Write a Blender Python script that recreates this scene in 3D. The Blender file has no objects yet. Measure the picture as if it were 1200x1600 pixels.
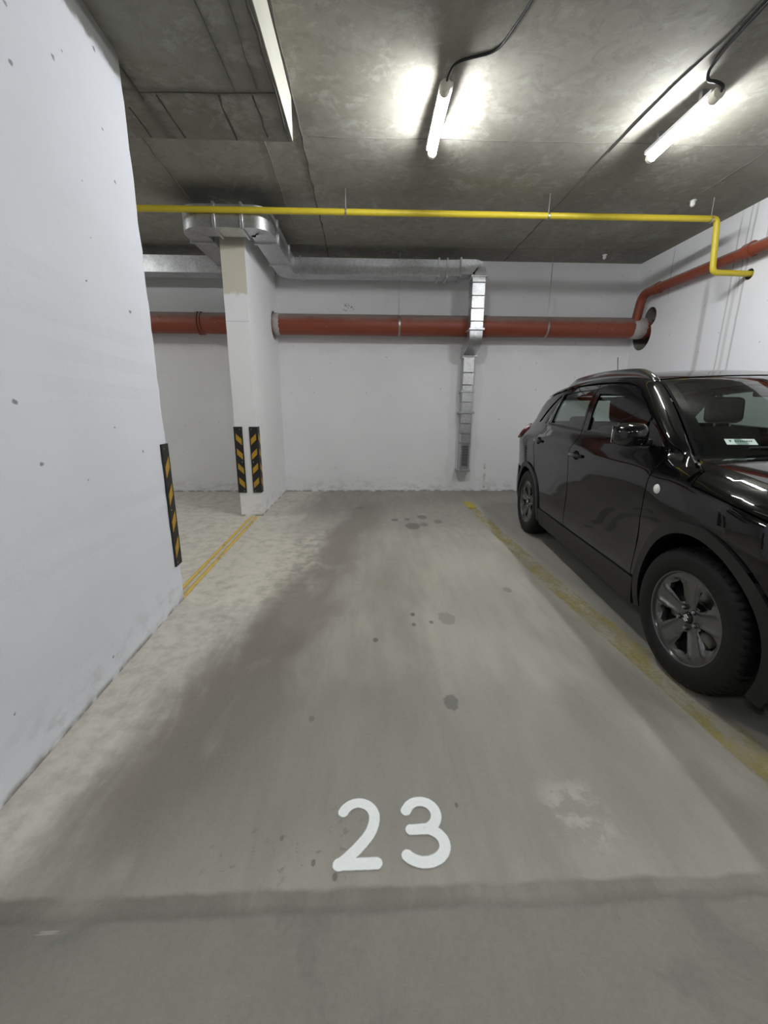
import bpy, bmesh, math, random
import numpy as np
from mathutils import Vector, Matrix
from mathutils.geometry import delaunay_2d_cdt

random.seed(7)
SC = bpy.context.scene
COL = SC.collection

# ------------------------------------------------------------------ camera, world, exposure
F_PX, CAM_H = 650.0, 1.274
PITCH, YAW, ROLL = math.radians(14.06), math.radians(2.15), math.radians(-0.26)
cam_data = bpy.data.cameras.new('camera')
cam_data.sensor_fit = 'VERTICAL'
cam_data.sensor_height = 36.0
cam_data.lens = 36.0 * F_PX / 1600.0
cam_data.clip_start = 0.02
cam = bpy.data.objects.new('camera', cam_data)
COL.objects.link(cam)
_f = Vector((math.sin(YAW) * math.cos(PITCH), math.cos(YAW) * math.cos(PITCH), -math.sin(PITCH)))
_r = Vector((math.cos(YAW), -math.sin(YAW), 0))
_d = _f.cross(_r)
_r2 = _r * math.cos(ROLL) + _d * math.sin(ROLL)
_d2 = -_r * math.sin(ROLL) + _d * math.cos(ROLL)
M = Matrix.Identity(4)
for i in range(3):
    M[i][0], M[i][1], M[i][2] = _r2[i], -_d2[i], -_f[i]
M[2][3] = CAM_H
cam.matrix_world = M
SC.camera = cam

world = bpy.data.worlds.new('world')
SC.world = world
world.use_nodes = True
world.node_tree.nodes['Background'].inputs[0].default_value = (0.0, 0.0, 0.0, 1)
world.node_tree.nodes['Background'].inputs[1].default_value = 0.0

SC.view_settings.view_transform = 'Standard'
SC.view_settings.look = 'None'
SC.view_settings.gamma = 1.0
SC.view_settings.use_curve_mapping = False
SC.view_settings.exposure = 0.95
LAMP_STRENGTH = 135.0

# ------------------------------------------------------------------ room dimensions (metres)
ZC = 3.266          # ceiling
YB = 6.43           # back wall
XR = 3.87           # right wall
XL, YN = -7.5, -6.5  # far ends of the garage behind and left of the camera

# ------------------------------------------------------------------ node helpers
class NT:
    def __init__(self, name):
        self.m = bpy.data.materials.new(name)
        self.m.use_nodes = True
        self.t = self.m.node_tree
        self.b = self.t.nodes['Principled BSDF']
        self.out = self.t.nodes['Material Output']

    def n(self, typ, **kw):
        nd = self.t.nodes.new(typ)
        for k, v in kw.items():
            setattr(nd, k, v)
        return nd

    def set(self, sock, v):
        if isinstance(v, bpy.types.NodeSocket):
            self.t.links.new(v, sock)
        elif v is not None:
            if isinstance(v, (tuple, list)) and sock.type == 'RGBA' and len(v) == 3:
                v = (*v, 1)
            sock.default_value = v

    def math(self, op, a, b=None, c=None, clamp=False):
        nd = self.n('ShaderNodeMath', operation=op, use_clamp=clamp)
        for s, v in zip(nd.inputs, (a, b, c)):
            self.set(s, v)
        return nd.outputs[0]

    def mix(self, fac, a, b, blend='MIX'):
        nd = self.n('ShaderNodeMix', data_type='RGBA', blend_type=blend)
        self.set(nd.inputs[0], fac)
        self.set(nd.inputs[6], a)
        self.set(nd.inputs[7], b)
        return nd.outputs[2]

    def coord(self, kind='Object'):
        if kind == 'World':
            return self.n('ShaderNodeNewGeometry').outputs['Position']
        return self.n('ShaderNodeTexCoord').outputs[kind]

    def xyz(self, v):
        s = self.n('ShaderNodeSeparateXYZ')
        self.set(s.inputs[0], v)
        return s.outputs

    def vec(self, x, y, z):
        s = self.n('ShaderNodeCombineXYZ')
        for i, v in zip(s.inputs, (x, y, z)):
            self.set(i, v)
        return s.outputs[0]

    def scale(self, v, s):
        nd = self.n('ShaderNodeMapping')
        self.set(nd.inputs[0], v)
        nd.inputs['Scale'].default_value = s
        return nd.outputs[0]

    def noise(self, v, s, detail=4, rough=0.55, dist=0.0):
        nd = self.n('ShaderNodeTexNoise')
        self.set(nd.inputs['Vector'], v)
        nd.inputs['Scale'].default_value = s
        nd.inputs['Detail'].default_value = detail
        nd.inputs['Roughness'].default_value = rough
        nd.inputs['Distortion'].default_value = dist
        return nd.outputs['Fac']

    def ramp(self, v, lo, hi, smooth=True):
        nd = self.n('ShaderNodeMapRange', interpolation_type='SMOOTHSTEP' if smooth else 'LINEAR')
        self.set(nd.inputs[0], v)
        self.set(nd.inputs[1], lo)
        self.set(nd.inputs[2], hi)
        return nd.outputs[0]

    def mul(self, *a):
        r = a[0]
        for x in a[1:]:
            r = self.math('MULTIPLY', r, x)
        return r

    def box(self, v, lo, hi, soft):
        """1 inside lo..hi with soft edges"""
        return self.math('MULTIPLY', self.ramp(v, lo - soft, lo + soft), self.ramp(v, hi + soft, hi - soft))

    def bump(self, h, strength, dist=0.01):
        nd = self.n('ShaderNodeBump')
        nd.inputs['Strength'].default_value = strength
        nd.inputs['Distance'].default_value = dist
        self.set(nd.inputs['Height'], h)
        self.t.links.new(nd.outputs[0], self.b.inputs['Normal'])

    def done(self, color, rough, metal=0.0, coat=0.0):
        self.set(self.b.inputs['Base Color'], color)
        self.set(self.b.inputs['Roughness'], rough)
        self.set(self.b.inputs['Metallic'], metal)
        self.set(self.b.inputs['Coat Weight'], coat)
        return self.m


def simple(name, col, rough=0.5, metal=0.0, coat=0.0, var=0.12, vs=9.0, spec=0.5, bump=0.0):
    N = NT(name)
    f = N.noise(N.coord(), vs, 4)
    a = tuple(c * (1 - var) for c in col)
    b = tuple(min(1, c * (1 + var)) for c in col)
    c = N.mix(f, a, b)
    N.b.inputs['Specular IOR Level'].default_value = spec
    N.b.inputs['Coat Roughness'].default_value = 0.03
    if bump:
        N.bump(N.noise(N.coord(), vs * 6, 3), bump, 0.004)
    return N.done(c, rough, metal, coat)


def mat_paint_wall(name, base, upper=None, upper_z=None, chips=0.4):
    N = NT(name)
    P = N.coord('World')
    x, y, z = N.xyz(P)
    big = N.noise(P, 0.9, 5)
    mid = N.noise(P, 7, 5)
    c = N.mix(N.ramp(big, 0.3, 0.75), tuple(k * 0.93 for k in base), base)
    # scuffs and chips
    v = N.n('ShaderNodeTexVoronoi', voronoi_dimensions='2D')
    N.set(v.inputs['Vector'], N.vec(N.math('ADD', x, y), N.mul(z, 1.25), 0.0))
    v.inputs['Scale'].default_value = 3.6
    v.inputs['Randomness'].default_value = 1.0
    pick = N.ramp(N.xyz(v.outputs['Color'])[0], 0.36, 0.38)
    size = N.math('ADD', N.mul(N.xyz(v.outputs['Color'])[1], 1.1), 0.45)
    wob = N.math('ADD', v.outputs['Distance'], N.math('MULTIPLY', N.math('SUBTRACT', N.noise(P, 70, 2), 0.5), 0.075))
    wob = N.math('DIVIDE', wob, size)
    spots = N.mul(N.ramp(wob, 0.036, 0.016), N.math('SUBTRACT', 1.0, pick))
    c = N.mix(N.mul(spots, chips), c, (0.16, 0.155, 0.15))
    # grimy foot of the wall
    foot = N.mul(N.ramp(z, 0.30, 0.0), N.ramp(N.noise(N.scale(P, (1, 1, 2.0)), 5.5, 6, 0.65), 0.47, 0.68))
    c = N.mix(N.mul(foot, 0.38), c, (0.30, 0.29, 0.27))
    edge = N.mul(N.ramp(z, 0.035, 0.0), N.ramp(N.noise(P, 9, 4), 0.36, 0.56))
    c = N.mix(N.mul(edge, 0.85), c, (0.17, 0.15, 0.12))
    if upper is not None:
        lim = N.math('ADD', z, N.math('MULTIPLY', N.math('SUBTRACT', N.noise(P, 9, 4), 0.5), 0.10))
        c = N.mix(N.ramp(lim, upper_z - 0.012, upper_z + 0.012), c, upper)
    fine = N.noise(P, 60, 4, 0.6)
    N.bump(N.math('ADD', N.mul(fine, 0.25), N.mul(mid, 0.75)), 0.28, 0.012)
    return N, c, (x, y, z), P


def mat_wall_white():
    N, c, _, _ = mat_paint_wall('white_wall_paint', (0.83, 0.83, 0.845))
    return N.done(c, 0.75)


def mat_wall_left():
    N, c, _, _ = mat_paint_wall('white_left_wall_paint', (0.735, 0.75, 0.79), (0.36, 0.36, 0.34), 2.905, 0.8)
    return N.done(c, 0.75)


def mat_wall_back():
    N, c, (x, y, z), P = mat_paint_wall('white_back_wall_paint', (0.84, 0.84, 0.85))
    # greyer around the vertical duct and above the pipe
    n = N.math('MULTIPLY', N.math('SUBTRACT', N.noise(P, 3.0, 4), 0.5), 0.22)
    xx = N.math('ADD', x, n)
    patch = N.mul(N.box(xx, 1.22, 1.68, 0.03), N.box(N.math('ADD', z, n), 0.0, 1.95, 0.05))
    c = N.mix(N.mul(patch, 0.22), c, (0.55, 0.55, 0.55))
    up = N.ramp(N.math('ADD', z, n), 2.02, 2.14)
    c = N.mix(N.mul(up, 0.22), c, (0.50, 0.50, 0.50))
    rust = N.mul(N.box(N.math('ADD', x, N.mul(n, 0.3)), 1.80, 1.84, 0.015), N.box(z, 0.0, 0.42, 0.05), N.ramp(N.noise(P, 24, 3), 0.42, 0.6))
    c = N.mix(N.mul(rust, 0.7), c, (0.42, 0.33, 0.18))
    sc = N.mul(N.box(x, -0.34, -0.2, 0.03), N.box(z, 2.6, 2.7, 0.02), N.ramp(N.noise(P, 30, 3), 0.5, 0.6))
    c = N.mix(N.mul(sc, 0.8), c, (0.2, 0.19, 0.17))
    return N.done(c, 0.75)


def mat_wall_right():
    N, c, (x, y, z), P = mat_paint_wall('white_right_wall_paint', (0.83, 0.835, 0.85))
    w = N.math('ADD', y, N.math('MULTIPLY', N.math('SUBTRACT', N.noise(N.scale(P, (1, 1, 0.6)), 2.5, 2), 0.5), 0.05))
    for yc, wd, lo, hi, a in ((5.09, 0.035, 1.2, 2.68, 0.45), (4.77, 0.010, 1.5, 3.2, 0.5), (4.70, 0.02, 1.2, 2.6, 0.3),
                              (4.60, 0.012, 1.2, 3.25, 0.5), (4.66, 0.008, 2.5, 3.25, 0.6), (5.75, 0.006, 2.7, 3.25, 0.6), (4.42, 0.01, 2.8, 3.25, 0.5)):
        s = N.mul(N.box(w, yc - wd, yc + wd, wd * 0.7), N.box(z, lo, hi, 0.12), a)
        c = N.mix(s, c, (0.30, 0.29, 0.26))
    return N.done(c, 0.75)


def mat_pillar():
    N, c, (x, y, z), P = mat_paint_wall('white_pillar_paint', (0.85, 0.85, 0.85))
    n = N.math('MULTIPLY', N.math('SUBTRACT', N.noise(P, 14, 4), 0.5), 0.09)
    front = N.ramp(y, 4.935, 4.925)
    beige = N.mul(front, N.ramp(N.math('ADD', z, n), 2.43, 2.46))
    c = N.mix(beige, c, (0.60, 0.57, 0.47))
    line = N.mul(front, N.box(N.math('ADD', z, N.mul(n, 0.1)), 2.172, 2.178, 0.004))
    c = N.mix(N.mul(line, 0.5), c, (0.3, 0.3, 0.3))
    return N.done(c, 0.75)


def mat_floor():
    N = NT('worn_garage_concrete')
    P = N.coord('World')
    x, y, z = N.xyz(P)
    S = N.scale(P, (1, 0.42, 1))          # stretched along the driving direction
    n1 = N.noise(S, 1.1, 6, 0.6)
    n2 = N.noise(S, 3.4, 6, 0.62, 0.5)
    n3 = N.noise(P, 11, 6, 0.65)
    n4 = N.noise(P, 70, 4, 0.6)
    grit = N.noise(P, 320, 2, 0.6)
    c = N.mix(N.ramp(n2, 0.3, 0.72), (0.262, 0.243, 0.200), (0.395, 0.372, 0.313))
    warp = N.math('ADD', N.mul(N.math('SUBTRACT', n1, 0.5), 0.7), N.mul(N.math('SUBTRACT', n2, 0.5), 0.35))
    xw = N.math('ADD', x, warp)
    yw = N.math('ADD', y, warp)
    st = N.noise(N.scale(P, (1, 0.13, 1)), 13, 5, 0.6, 0.3)
    c = N.mix(0.13, c, N.mix(N.ramp(st, 0.3, 0.7), tuple(k * 0.3 for k in (0.4, 0.37, 0.31)), (0.55, 0.52, 0.44)))
    # pale chalky strip beside the left wall, running on past the pillar
    pale = N.mul(N.ramp(N.math('ADD', xw, N.mul(N.math('SUBTRACT', st, 0.5), 0.5)), -0.60, -0.98), N.ramp(y, 0.78, 1.0))
    c = N.mix(N.mul(pale, N.math('ADD', 0.42, N.mul(N.ramp(n3, 0.3, 0.62), 0.5))), c, (0.72, 0.69, 0.60))
    dirt = N.mul(pale, N.ramp(N.noise(S, 6, 5, 0.65), 0.52, 0.7))
    c = N.mix(N.mul(dirt, 0.45), c, (0.30, 0.27, 0.21))
    pale2 = N.mul(N.box(xw, -1.3, -0.45, 0.16), N.box(yw, 2.6, 4.7, 0.25), N.ramp(n3, 0.36, 0.62))
    c = N.mix(N.mul(pale2, 0.7), c, (0.66, 0.62, 0.52))
    # brownish tyre tracks
    line = N.math('SUBTRACT', xw, N.mul(N.math('SUBTRACT', y, 1.4), 0.16))
    track = N.mul(N.box(line, -0.86, -0.42, 0.13), N.box(yw, 0.95, 5.6, 0.35), N.ramp(n2, 0.26, 0.5))
    c = N.mix(N.mul(track, 0.72), c, (0.132, 0.106, 0.082))
    t2 = N.mul(N.box(line, -0.3, 0.22, 0.22), N.box(yw, 1.3, 3.4, 0.5), N.ramp(n1, 0.36, 0.62))
    c = N.mix(N.mul(t2, 0.5), c, (0.165, 0.143, 0.115))
    far = N.mul(N.box(yw, 4.2, 6.0, 0.35), N.box(xw, -0.9, 1.5, 0.3), N.ramp(n3, 0.2, 0.7))
    c = N.mix(N.mul(far, 0.5), c, (0.17, 0.168, 0.155))
    # darker front half of the bay
    bay_dark = N.mul(N.box(yw, 0.9, 1.75, 0.18), N.ramp(xw, -0.75, -0.45), N.ramp(xw, 1.5, 0.9))
    c = N.mix(N.mul(bay_dark, 0.5), c, (0.175, 0.175, 0.148))
    # light patches on the right of the bay
    rp = N.mul(N.box(xw, 0.45, 1.0, 0.25), N.box(yw, 1.3, 3.6, 0.4))
    c = N.mix(N.mul(rp, 0.3), c, (0.40, 0.385, 0.325))
    sp = N.mul(N.box(x, 0.58, 0.76, 0.05), N.box(y, 0.93, 1.16, 0.05), N.ramp(n3, 0.45, 0.6))
    c = N.mix(N.mul(sp, 0.5), c, (0.55, 0.54, 0.5))
    # under the car: darker concrete beyond the line
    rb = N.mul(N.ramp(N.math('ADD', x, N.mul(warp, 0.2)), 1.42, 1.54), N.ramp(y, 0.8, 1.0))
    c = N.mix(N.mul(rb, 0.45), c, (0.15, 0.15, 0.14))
    # aisle and the dark patched joint across the mouth of the bay
    jn = N.math('ADD', y, N.mul(N.math('SUBTRACT', N.noise(P, 6, 5), 0.5), 0.045))
    aisle = N.ramp(jn, 0.83, 0.80)
    c = N.mix(N.mul(aisle, 0.75), c, N.mix(n3, (0.105, 0.102, 0.084), (0.185, 0.180, 0.150)))
    joint = N.mul(N.box(jn, 0.797, 0.856, 0.009), N.ramp(n2, 0.22, 0.6), N.ramp(xw, 1.9, 0.6))
    c = N.mix(N.mul(joint, 0.75), c, (0.085, 0.077, 0.058))
    wetp = N.mul(aisle, N.ramp(N.noise(P, 2.4, 5, 0.6, 0.6), 0.52, 0.58))
    c = N.mix(N.mul(wetp, 0.35), c, (0.085, 0.083, 0.070))
    # oil drips
    oils = [(0.485, 2.345, 0.052, 0.42), (0.364, 1.584, 0.032, 0.75), (0.276, 2.40, 0.016, 0.95), (0.035, 2.106, 0.015, 0.95),
            (0.27, 2.27, 0.013, 0.9), (0.38, 2.30, 0.013, 0.8), (0.488, 4.434, 0.085, 0.8), (0.64, 4.82, 0.06, 0.8), (0.30, 4.7, 0.04, 0.85),
            (0.45, 4.72, 0.035, 0.8), (0.80, 4.62, 0.05, 0.7), (0.62, 4.5, 0.05, 0.6), (-0.12, 5.3, 0.05, 0.6), (1.0, 2.75, 0.03, 0.5), (-0.245, 1.5, 0.011, 0.6),
            (-0.165, 0.925, 0.007, 0.8), (-0.10, 0.885, 0.008, 0.8), (-0.27, 1.0, 0.006, 0.7), (0.285, 1.09, 0.006, 0.9), (0.05, 0.57, 0.014, 0.4)]
    dn = N.mul(N.math('SUBTRACT', N.noise(P, 26, 4), 0.5), 0.05)
    for ox, oy, r, a in oils:
        dx = N.math('SUBTRACT', x, ox)
        dy = N.mul(N.math('SUBTRACT', y, oy), 0.62)
        d = N.math('SQRT', N.math('ADD', N.mul(dx, dx), N.mul(dy, dy)))
        d = N.math('ADD', d, N.mul(dn, min(1.0, r * 22)))
        c = N.mix(N.mul(N.ramp(d, r * 1.12, r * 0.82), a), c, (0.075, 0.07, 0.06))
    # peppered pits beside the number
    pit = N.mul(N.box(xw, -0.42, -0.05, 0.1), N.box(y, 0.88, 1.1, 0.05), N.ramp(N.noise(P, 30, 4), 0.6, 0.68))
    c = N.mix(N.mul(pit, 0.6), c, (0.11, 0.11, 0.10))
    # scratches
    scr = N.mul(N.ramp(N.noise(N.scale(P, (2.2, 30, 1)), 1.3, 2), 0.74, 0.76), N.ramp(n1, 0.45, 0.6))
    c = N.mix(N.mul(scr, 0.35), c, (0.62, 0.60, 0.54))
    c = N.mix(0.14, c, N.mix(n4, (0.03, 0.03, 0.027), (0.5, 0.48, 0.43)))
    c = N.mix(0.11, c, N.mix(grit, (0.0, 0.0, 0.0), (0.6, 0.6, 0.55)))
    N.bump(N.math('ADD', N.mul(n3, 0.5), N.mul(n4, 0.3)), 0.12, 0.01)
    rough = N.math('ADD', N.mul(N.ramp(n2, 0.2, 0.8), 0.22), 0.46)
    N.b.inputs['Specular IOR Level'].default_value = 0.35
    return N.done(c, rough)


def mat_ceiling(name='grey_formwork_concrete', dark=1.0):
    N = NT(name)
    P = N.coord('World')
    x, y, z = N.xyz(P)
    n1 = N.noise(P, 0.8, 6, 0.6, 0.4)
    n2 = N.noise(P, 3.2, 6, 0.65, 0.6)
    n3 = N.noise(P, 16, 5, 0.65)
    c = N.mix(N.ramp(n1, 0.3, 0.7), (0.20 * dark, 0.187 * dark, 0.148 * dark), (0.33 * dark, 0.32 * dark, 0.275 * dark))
    pale = N.mul(N.ramp(n2, 0.56, 0.60), N.ramp(n3, 0.3, 0.6))
    c = N.mix(N.mul(pale, 0.5), c, (0.42, 0.41, 0.36))
    brown = N.ramp(N.noise(P, 1.7, 4), 0.55, 0.75)
    c = N.mix(N.mul(brown, 0.3), c, (0.17, 0.15, 0.12))
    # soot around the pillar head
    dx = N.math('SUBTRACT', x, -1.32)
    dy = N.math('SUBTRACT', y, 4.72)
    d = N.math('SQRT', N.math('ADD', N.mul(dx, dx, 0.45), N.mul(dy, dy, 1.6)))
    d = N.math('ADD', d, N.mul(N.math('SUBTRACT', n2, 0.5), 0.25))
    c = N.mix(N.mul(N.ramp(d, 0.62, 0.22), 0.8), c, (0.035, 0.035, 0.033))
    back = N.mul(N.ramp(y, 5.3, 6.3), N.ramp(n2, 0.25, 0.6))
    c = N.mix(N.mul(back, 0.35), c, (0.12, 0.115, 0.10))
    v = N.noise(P, 5.5, 6, 0.7, 1.2)
    patch = N.ramp(v, 0.52, 0.55)
    c = N.mix(N.mul(patch, 0.28), c, (0.13, 0.122, 0.10))
    patch2 = N.mul(N.ramp(N.noise(P, 2.3, 6, 0.7, 0.9), 0.57, 0.60), N.ramp(n3, 0.35, 0.6))
    c = N.mix(N.mul(patch2, 0.4), c, (0.44, 0.43, 0.385))
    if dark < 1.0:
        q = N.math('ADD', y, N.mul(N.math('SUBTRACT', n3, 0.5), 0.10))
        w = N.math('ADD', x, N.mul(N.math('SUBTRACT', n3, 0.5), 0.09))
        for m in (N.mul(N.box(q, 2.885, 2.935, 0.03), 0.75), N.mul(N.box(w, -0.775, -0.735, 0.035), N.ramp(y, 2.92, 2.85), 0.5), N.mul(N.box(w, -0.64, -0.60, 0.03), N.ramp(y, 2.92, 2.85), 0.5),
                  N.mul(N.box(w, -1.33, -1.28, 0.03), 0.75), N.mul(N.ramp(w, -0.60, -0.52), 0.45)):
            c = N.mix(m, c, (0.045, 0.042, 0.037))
    grain = N.noise(P, 120, 2, 0.6)
    c = N.mix(0.12, c, N.mix(grain, (0.0, 0.0, 0.0), (0.7, 0.68, 0.6)))
    c = N.mix(0.22, c, N.mix(n3, (0.04, 0.04, 0.035), (0.52, 0.51, 0.46)))
    N.bump(N.math('ADD', N.mul(n2, 0.6), N.mul(n3, 0.4)), 0.25, 0.012)
    return N.done(c, 0.85)


def mat_red_pipe():
    N = NT('dusty_red_pipe_plastic')
    P = N.coord('World')
    nz = N.xyz(N.n('ShaderNodeNewGeometry').outputs['Normal'])[2]
    n = N.noise(P, 6, 5)
    c = N.mix(n, (0.205, 0.042, 0.019), (0.265, 0.060, 0.028))
    dust = N.ramp(N.math('ADD', nz, N.mul(N.math('SUBTRACT', n, 0.5), 0.5)), 0.12, 0.75)
    c = N.mix(N.mul(dust, 0.8), c, (0.26, 0.235, 0.215))
    sp = N.ramp(N.noise(P, 40, 3), 0.7, 0.74)
    c = N.mix(N.mul(sp, 0.5), c, (0.6, 0.55, 0.5))
    return N.done(c, 0.5)


def mat_galv():
    N = NT('galvanised_sheet_steel')
    P = N.coord()
    v = N.n('ShaderNodeTexVoronoi')
    N.set(v.inputs['Vector'], P)
    v.inputs['Scale'].default_value = 55
    s = N.xyz(v.outputs['Color'])[0]
    n = N.noise(P, 5, 4)
    c = N.mix(s, (0.50, 0.51, 0.52), (0.64, 0.65, 0.66))
    c = N.mix(N.mul(N.ramp(n, 0.45, 0.75), 0.35), c, (0.36, 0.36, 0.35))
    N.bump(N.noise(P, 4, 2), 0.25, 0.02)
    r = N.math('ADD', N.mul(n, 0.25), 0.26)
    return N.done(c, r, 0.9)


def mat_line(name, col, wear_lo, wear_hi, hollow=False):
    """worn road paint: the bare floor shows where the paint has gone"""
    N = NT(name)
    P = N.coord('World')
    x, y, z = N.xyz(P)
    n = N.noise(N.scale(P, (1, 0.4, 1)), 7, 6, 0.7)
    n2 = N.noise(P, 45, 4, 0.7)
    at = N.n('ShaderNodeAttribute', attribute_name='across').outputs['Fac']
    f = N.math('ADD', N.mul(n, 0.7), N.mul(n2, 0.3))
    al = N.ramp(f, wear_lo, wear_hi)
    edge = N.math('ABSOLUTE', N.math('SUBTRACT', at, 0.5))
    if hollow:
        al = N.math('MULTIPLY', al, N.math('ADD', 0.12, N.mul(N.ramp(edge, 0.10, 0.26), 0.88)), clamp=True)
    else:
        fresh = N.ramp(y, 5.15, 5.35)
        al = N.math('MAXIMUM', al, fresh)
        al = N.mul(al, N.math('ADD', 0.62, N.mul(fresh, 0.38)))
    al = N.mul(al, N.ramp(N.math('ADD', edge, N.mul(N.math('SUBTRACT', n2, 0.5), 0.08)), 0.50, 0.44))
    N.set(N.b.inputs['Alpha'], al)
    c = N.mix(n2, tuple(k * 0.85 for k in col), col)
    return N.done(c, 0.7)


def mat_number():
    N = NT('sprayed_white_paint')
    P = N.coord('World')
    at = N.n('ShaderNodeAttribute', attribute_name='across').outputs['Fac']
    n = N.noise(P, 90, 3)
    edge = N.math('ABSOLUTE', N.math('SUBTRACT', at, 0.5))
    al = N.ramp(N.math('ADD', edge, N.mul(N.math('SUBTRACT', n, 0.5), 0.08)), 0.50, 0.36)
    al = N.mul(al, N.ramp(N.noise(P, 25, 4), 0.12, 0.34))
    N.set(N.b.inputs['Alpha'], al)
    return N.done(N.mix(n, (0.78, 0.82, 0.80), (0.92, 0.95, 0.93)), 0.7)


def mat_glass(name, tint, refl=1.5, rough=0.0):
    N = NT(name)
    tr = N.n('ShaderNodeBsdfTransparent')
    tr.inputs[0].default_value = (*tint, 1)
    gl = N.n('ShaderNodeBsdfGlossy')
    gl.inputs['Color'].default_value = (1, 1, 1, 1)
    gl.inputs['Roughness'].default_value = rough
    lw = N.n('ShaderNodeLayerWeight')
    lw.inputs[0].default_value = 0.5
    f0 = ((refl - 1) / (refl + 1)) ** 2
    fac = N.math('MULTIPLY_ADD', N.math('POWER', lw.outputs['Facing'], 5.0), 1 - f0, f0 * 1.6)   # both faces of a thin pane
    mx = N.n('ShaderNodeMixShader')
    N.t.links.new(fac, mx.inputs[0])
    N.t.links.new(tr.outputs[0], mx.inputs[1])
    N.t.links.new(gl.outputs[0], mx.inputs[2])
    N.t.links.new(mx.outputs[0], N.out.inputs[0])
    N.t.nodes.remove(N.b)
    return N.m


def mat_emit(name, col, strength):
    N = NT(name)
    N.b.inputs['Emission Color'].default_value = (*col, 1)
    N.b.inputs['Emission Strength'].default_value = strength
    return N.done((0.9, 0.9, 0.9), 0.4)


MAT = dict(
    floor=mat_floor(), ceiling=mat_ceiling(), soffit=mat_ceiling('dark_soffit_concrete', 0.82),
    wall=mat_wall_white(), wall_left=mat_wall_left(), wall_back=mat_wall_back(), wall_right=mat_wall_right(), pillar=mat_pillar(),
    beam_white=simple('white_beam_paint', (0.46, 0.46, 0.39), 0.8, var=0.08, vs=4),
    seam=simple('dark_formwork_seam', (0.10, 0.093, 0.08), 0.9, var=0.4, vs=12),
    seam_soft=simple('grey_formwork_seam', (0.15, 0.145, 0.125), 0.9, var=0.4, vs=12),
    red=mat_red_pipe(),
    foam=simple('white_sealing_foam', (0.44, 0.41, 0.39), 0.9, var=0.25, vs=20, bump=0.4),
    yellow_pipe=simple('yellow_pipe_paint', (0.58, 0.46, 0.03), 0.42, var=0.1, vs=14),
    galv=mat_galv(),
    galv_dark=simple('shaded_duct_interior', (0.05, 0.05, 0.055), 0.6, metal=0.5),  # shade of the duct inside is put into this colour
    steel=simple('zinc_plated_steel', (0.42, 0.42, 0.42), 0.4, metal=1.0),
    cable=simple('black_cable_sheath', (0.015, 0.015, 0.015), 0.55),
    lamp_glow=mat_emit('glowing_diffuser', (0.97, 0.985, 1.0), LAMP_STRENGTH),
    lamp_cap=simple('cream_lamp_end_cap', (0.72, 0.69, 0.58), 0.5),
    lamp_body=simple('white_lamp_housing', (0.62, 0.62, 0.62), 0.5),
    plug=simple('white_anchor_plug', (0.75, 0.75, 0.72), 0.6),
    rubber_black=simple('black_rubber_guard', (0.013, 0.012, 0.012), 0.55, bump=0.1),
    rubber_yellow=simple('amber_reflective_stripe', (0.44, 0.25, 0.02), 0.5, var=0.15, vs=40),
    line_left=mat_line('worn_yellow_line_paint_left', (0.70, 0.48, 0.09), 0.28, 0.52, True),
    line_right=mat_line('worn_yellow_line_paint_right', (0.42, 0.34, 0.04), 0.40, 0.66),
    number=mat_number(),
    # car
    paint=simple('gloss_black_car_paint', (0.004, 0.004, 0.0045), 0.035, var=0.05, spec=0.55),
    plastic=simple('matt_black_car_plastic', (0.004, 0.004, 0.0039), 0.45, var=0.15, vs=30, bump=0.05),
    gloss_trim=simple('piano_black_pillar_trim', (0.004, 0.004, 0.0045), 0.05),
    gap=simple('black_body_cavity', (0.004, 0.004, 0.004), 0.9, spec=0.1),
    glass_clear=mat_glass('clear_greenish_window_glass', (0.62, 0.70, 0.66)),
    glass_dark=mat_glass('dark_privacy_window_glass', (0.40, 0.45, 0.42), 1.55),
    glass_lamp=mat_glass('clear_lamp_lens', (0.85, 0.87, 0.88)),
    deflector=mat_glass('smoked_acrylic_deflector', (0.08, 0.08, 0.08)),
    rail=simple('silver_roof_rail', (0.42, 0.43, 0.44), 0.14, metal=1.0, var=0.04),
    chrome=simple('chrome_trim', (0.75, 0.75, 0.76), 0.12, metal=1.0, var=0.03),
    alloy=simple('dark_grey_alloy', (0.11, 0.11, 0.107), 0.30, metal=0.75, var=0.08, coat=0.5),
    alloy_in=simple('shadowed_rim_barrel', (0.09, 0.09, 0.09), 0.45, metal=0.7),
    tyre=simple('black_tyre_rubber', (0.005, 0.005, 0.0048), 0.6, var=0.25, vs=25, bump=0.08, spec=0.3),
    disc=simple('brake_disc_steel', (0.33, 0.33, 0.32), 0.38, metal=1.0),
    red_lens=simple('red_tail_lamp_lens', (0.13, 0.012, 0.016), 0.12, coat=1.0),
    clear_lens=simple('clear_indicator_lens', (0.78, 0.78, 0.74), 0.18, coat=0.8, var=0.15, vs=120),
    head_lens=simple('grey_head_lamp_lens', (0.20, 0.21, 0.22), 0.12, metal=0.7, coat=1.0),
    fabric=simple('charcoal_seat_fabric', (0.016, 0.016, 0.017), 0.9, var=0.3, vs=60),
    dash=simple('dark_dashboard_plastic', (0.014, 0.014, 0.014), 0.7, var=0.2, vs=40),
    sticker=simple('pale_green_sticker_paper', (0.62, 0.74, 0.68), 0.6, var=0.05),
    ink=simple('black_sticker_ink', (0.02, 0.03, 0.03), 0.6),
    emblem=simple('silver_emblem', (0.50, 0.50, 0.48), 0.4),
    mirror=simple('mirror_silver', (0.85, 0.85, 0.85), 0.03, metal=1.0, var=0.01),
)

# ------------------------------------------------------------------ object helpers
def tag(o, label=None, cat=None, group=None, kind=None):
    if label: o['label'] = label
    if cat: o['category'] = cat
    if group: o['group'] = group
    if kind: o['kind'] = kind
    return o


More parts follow.
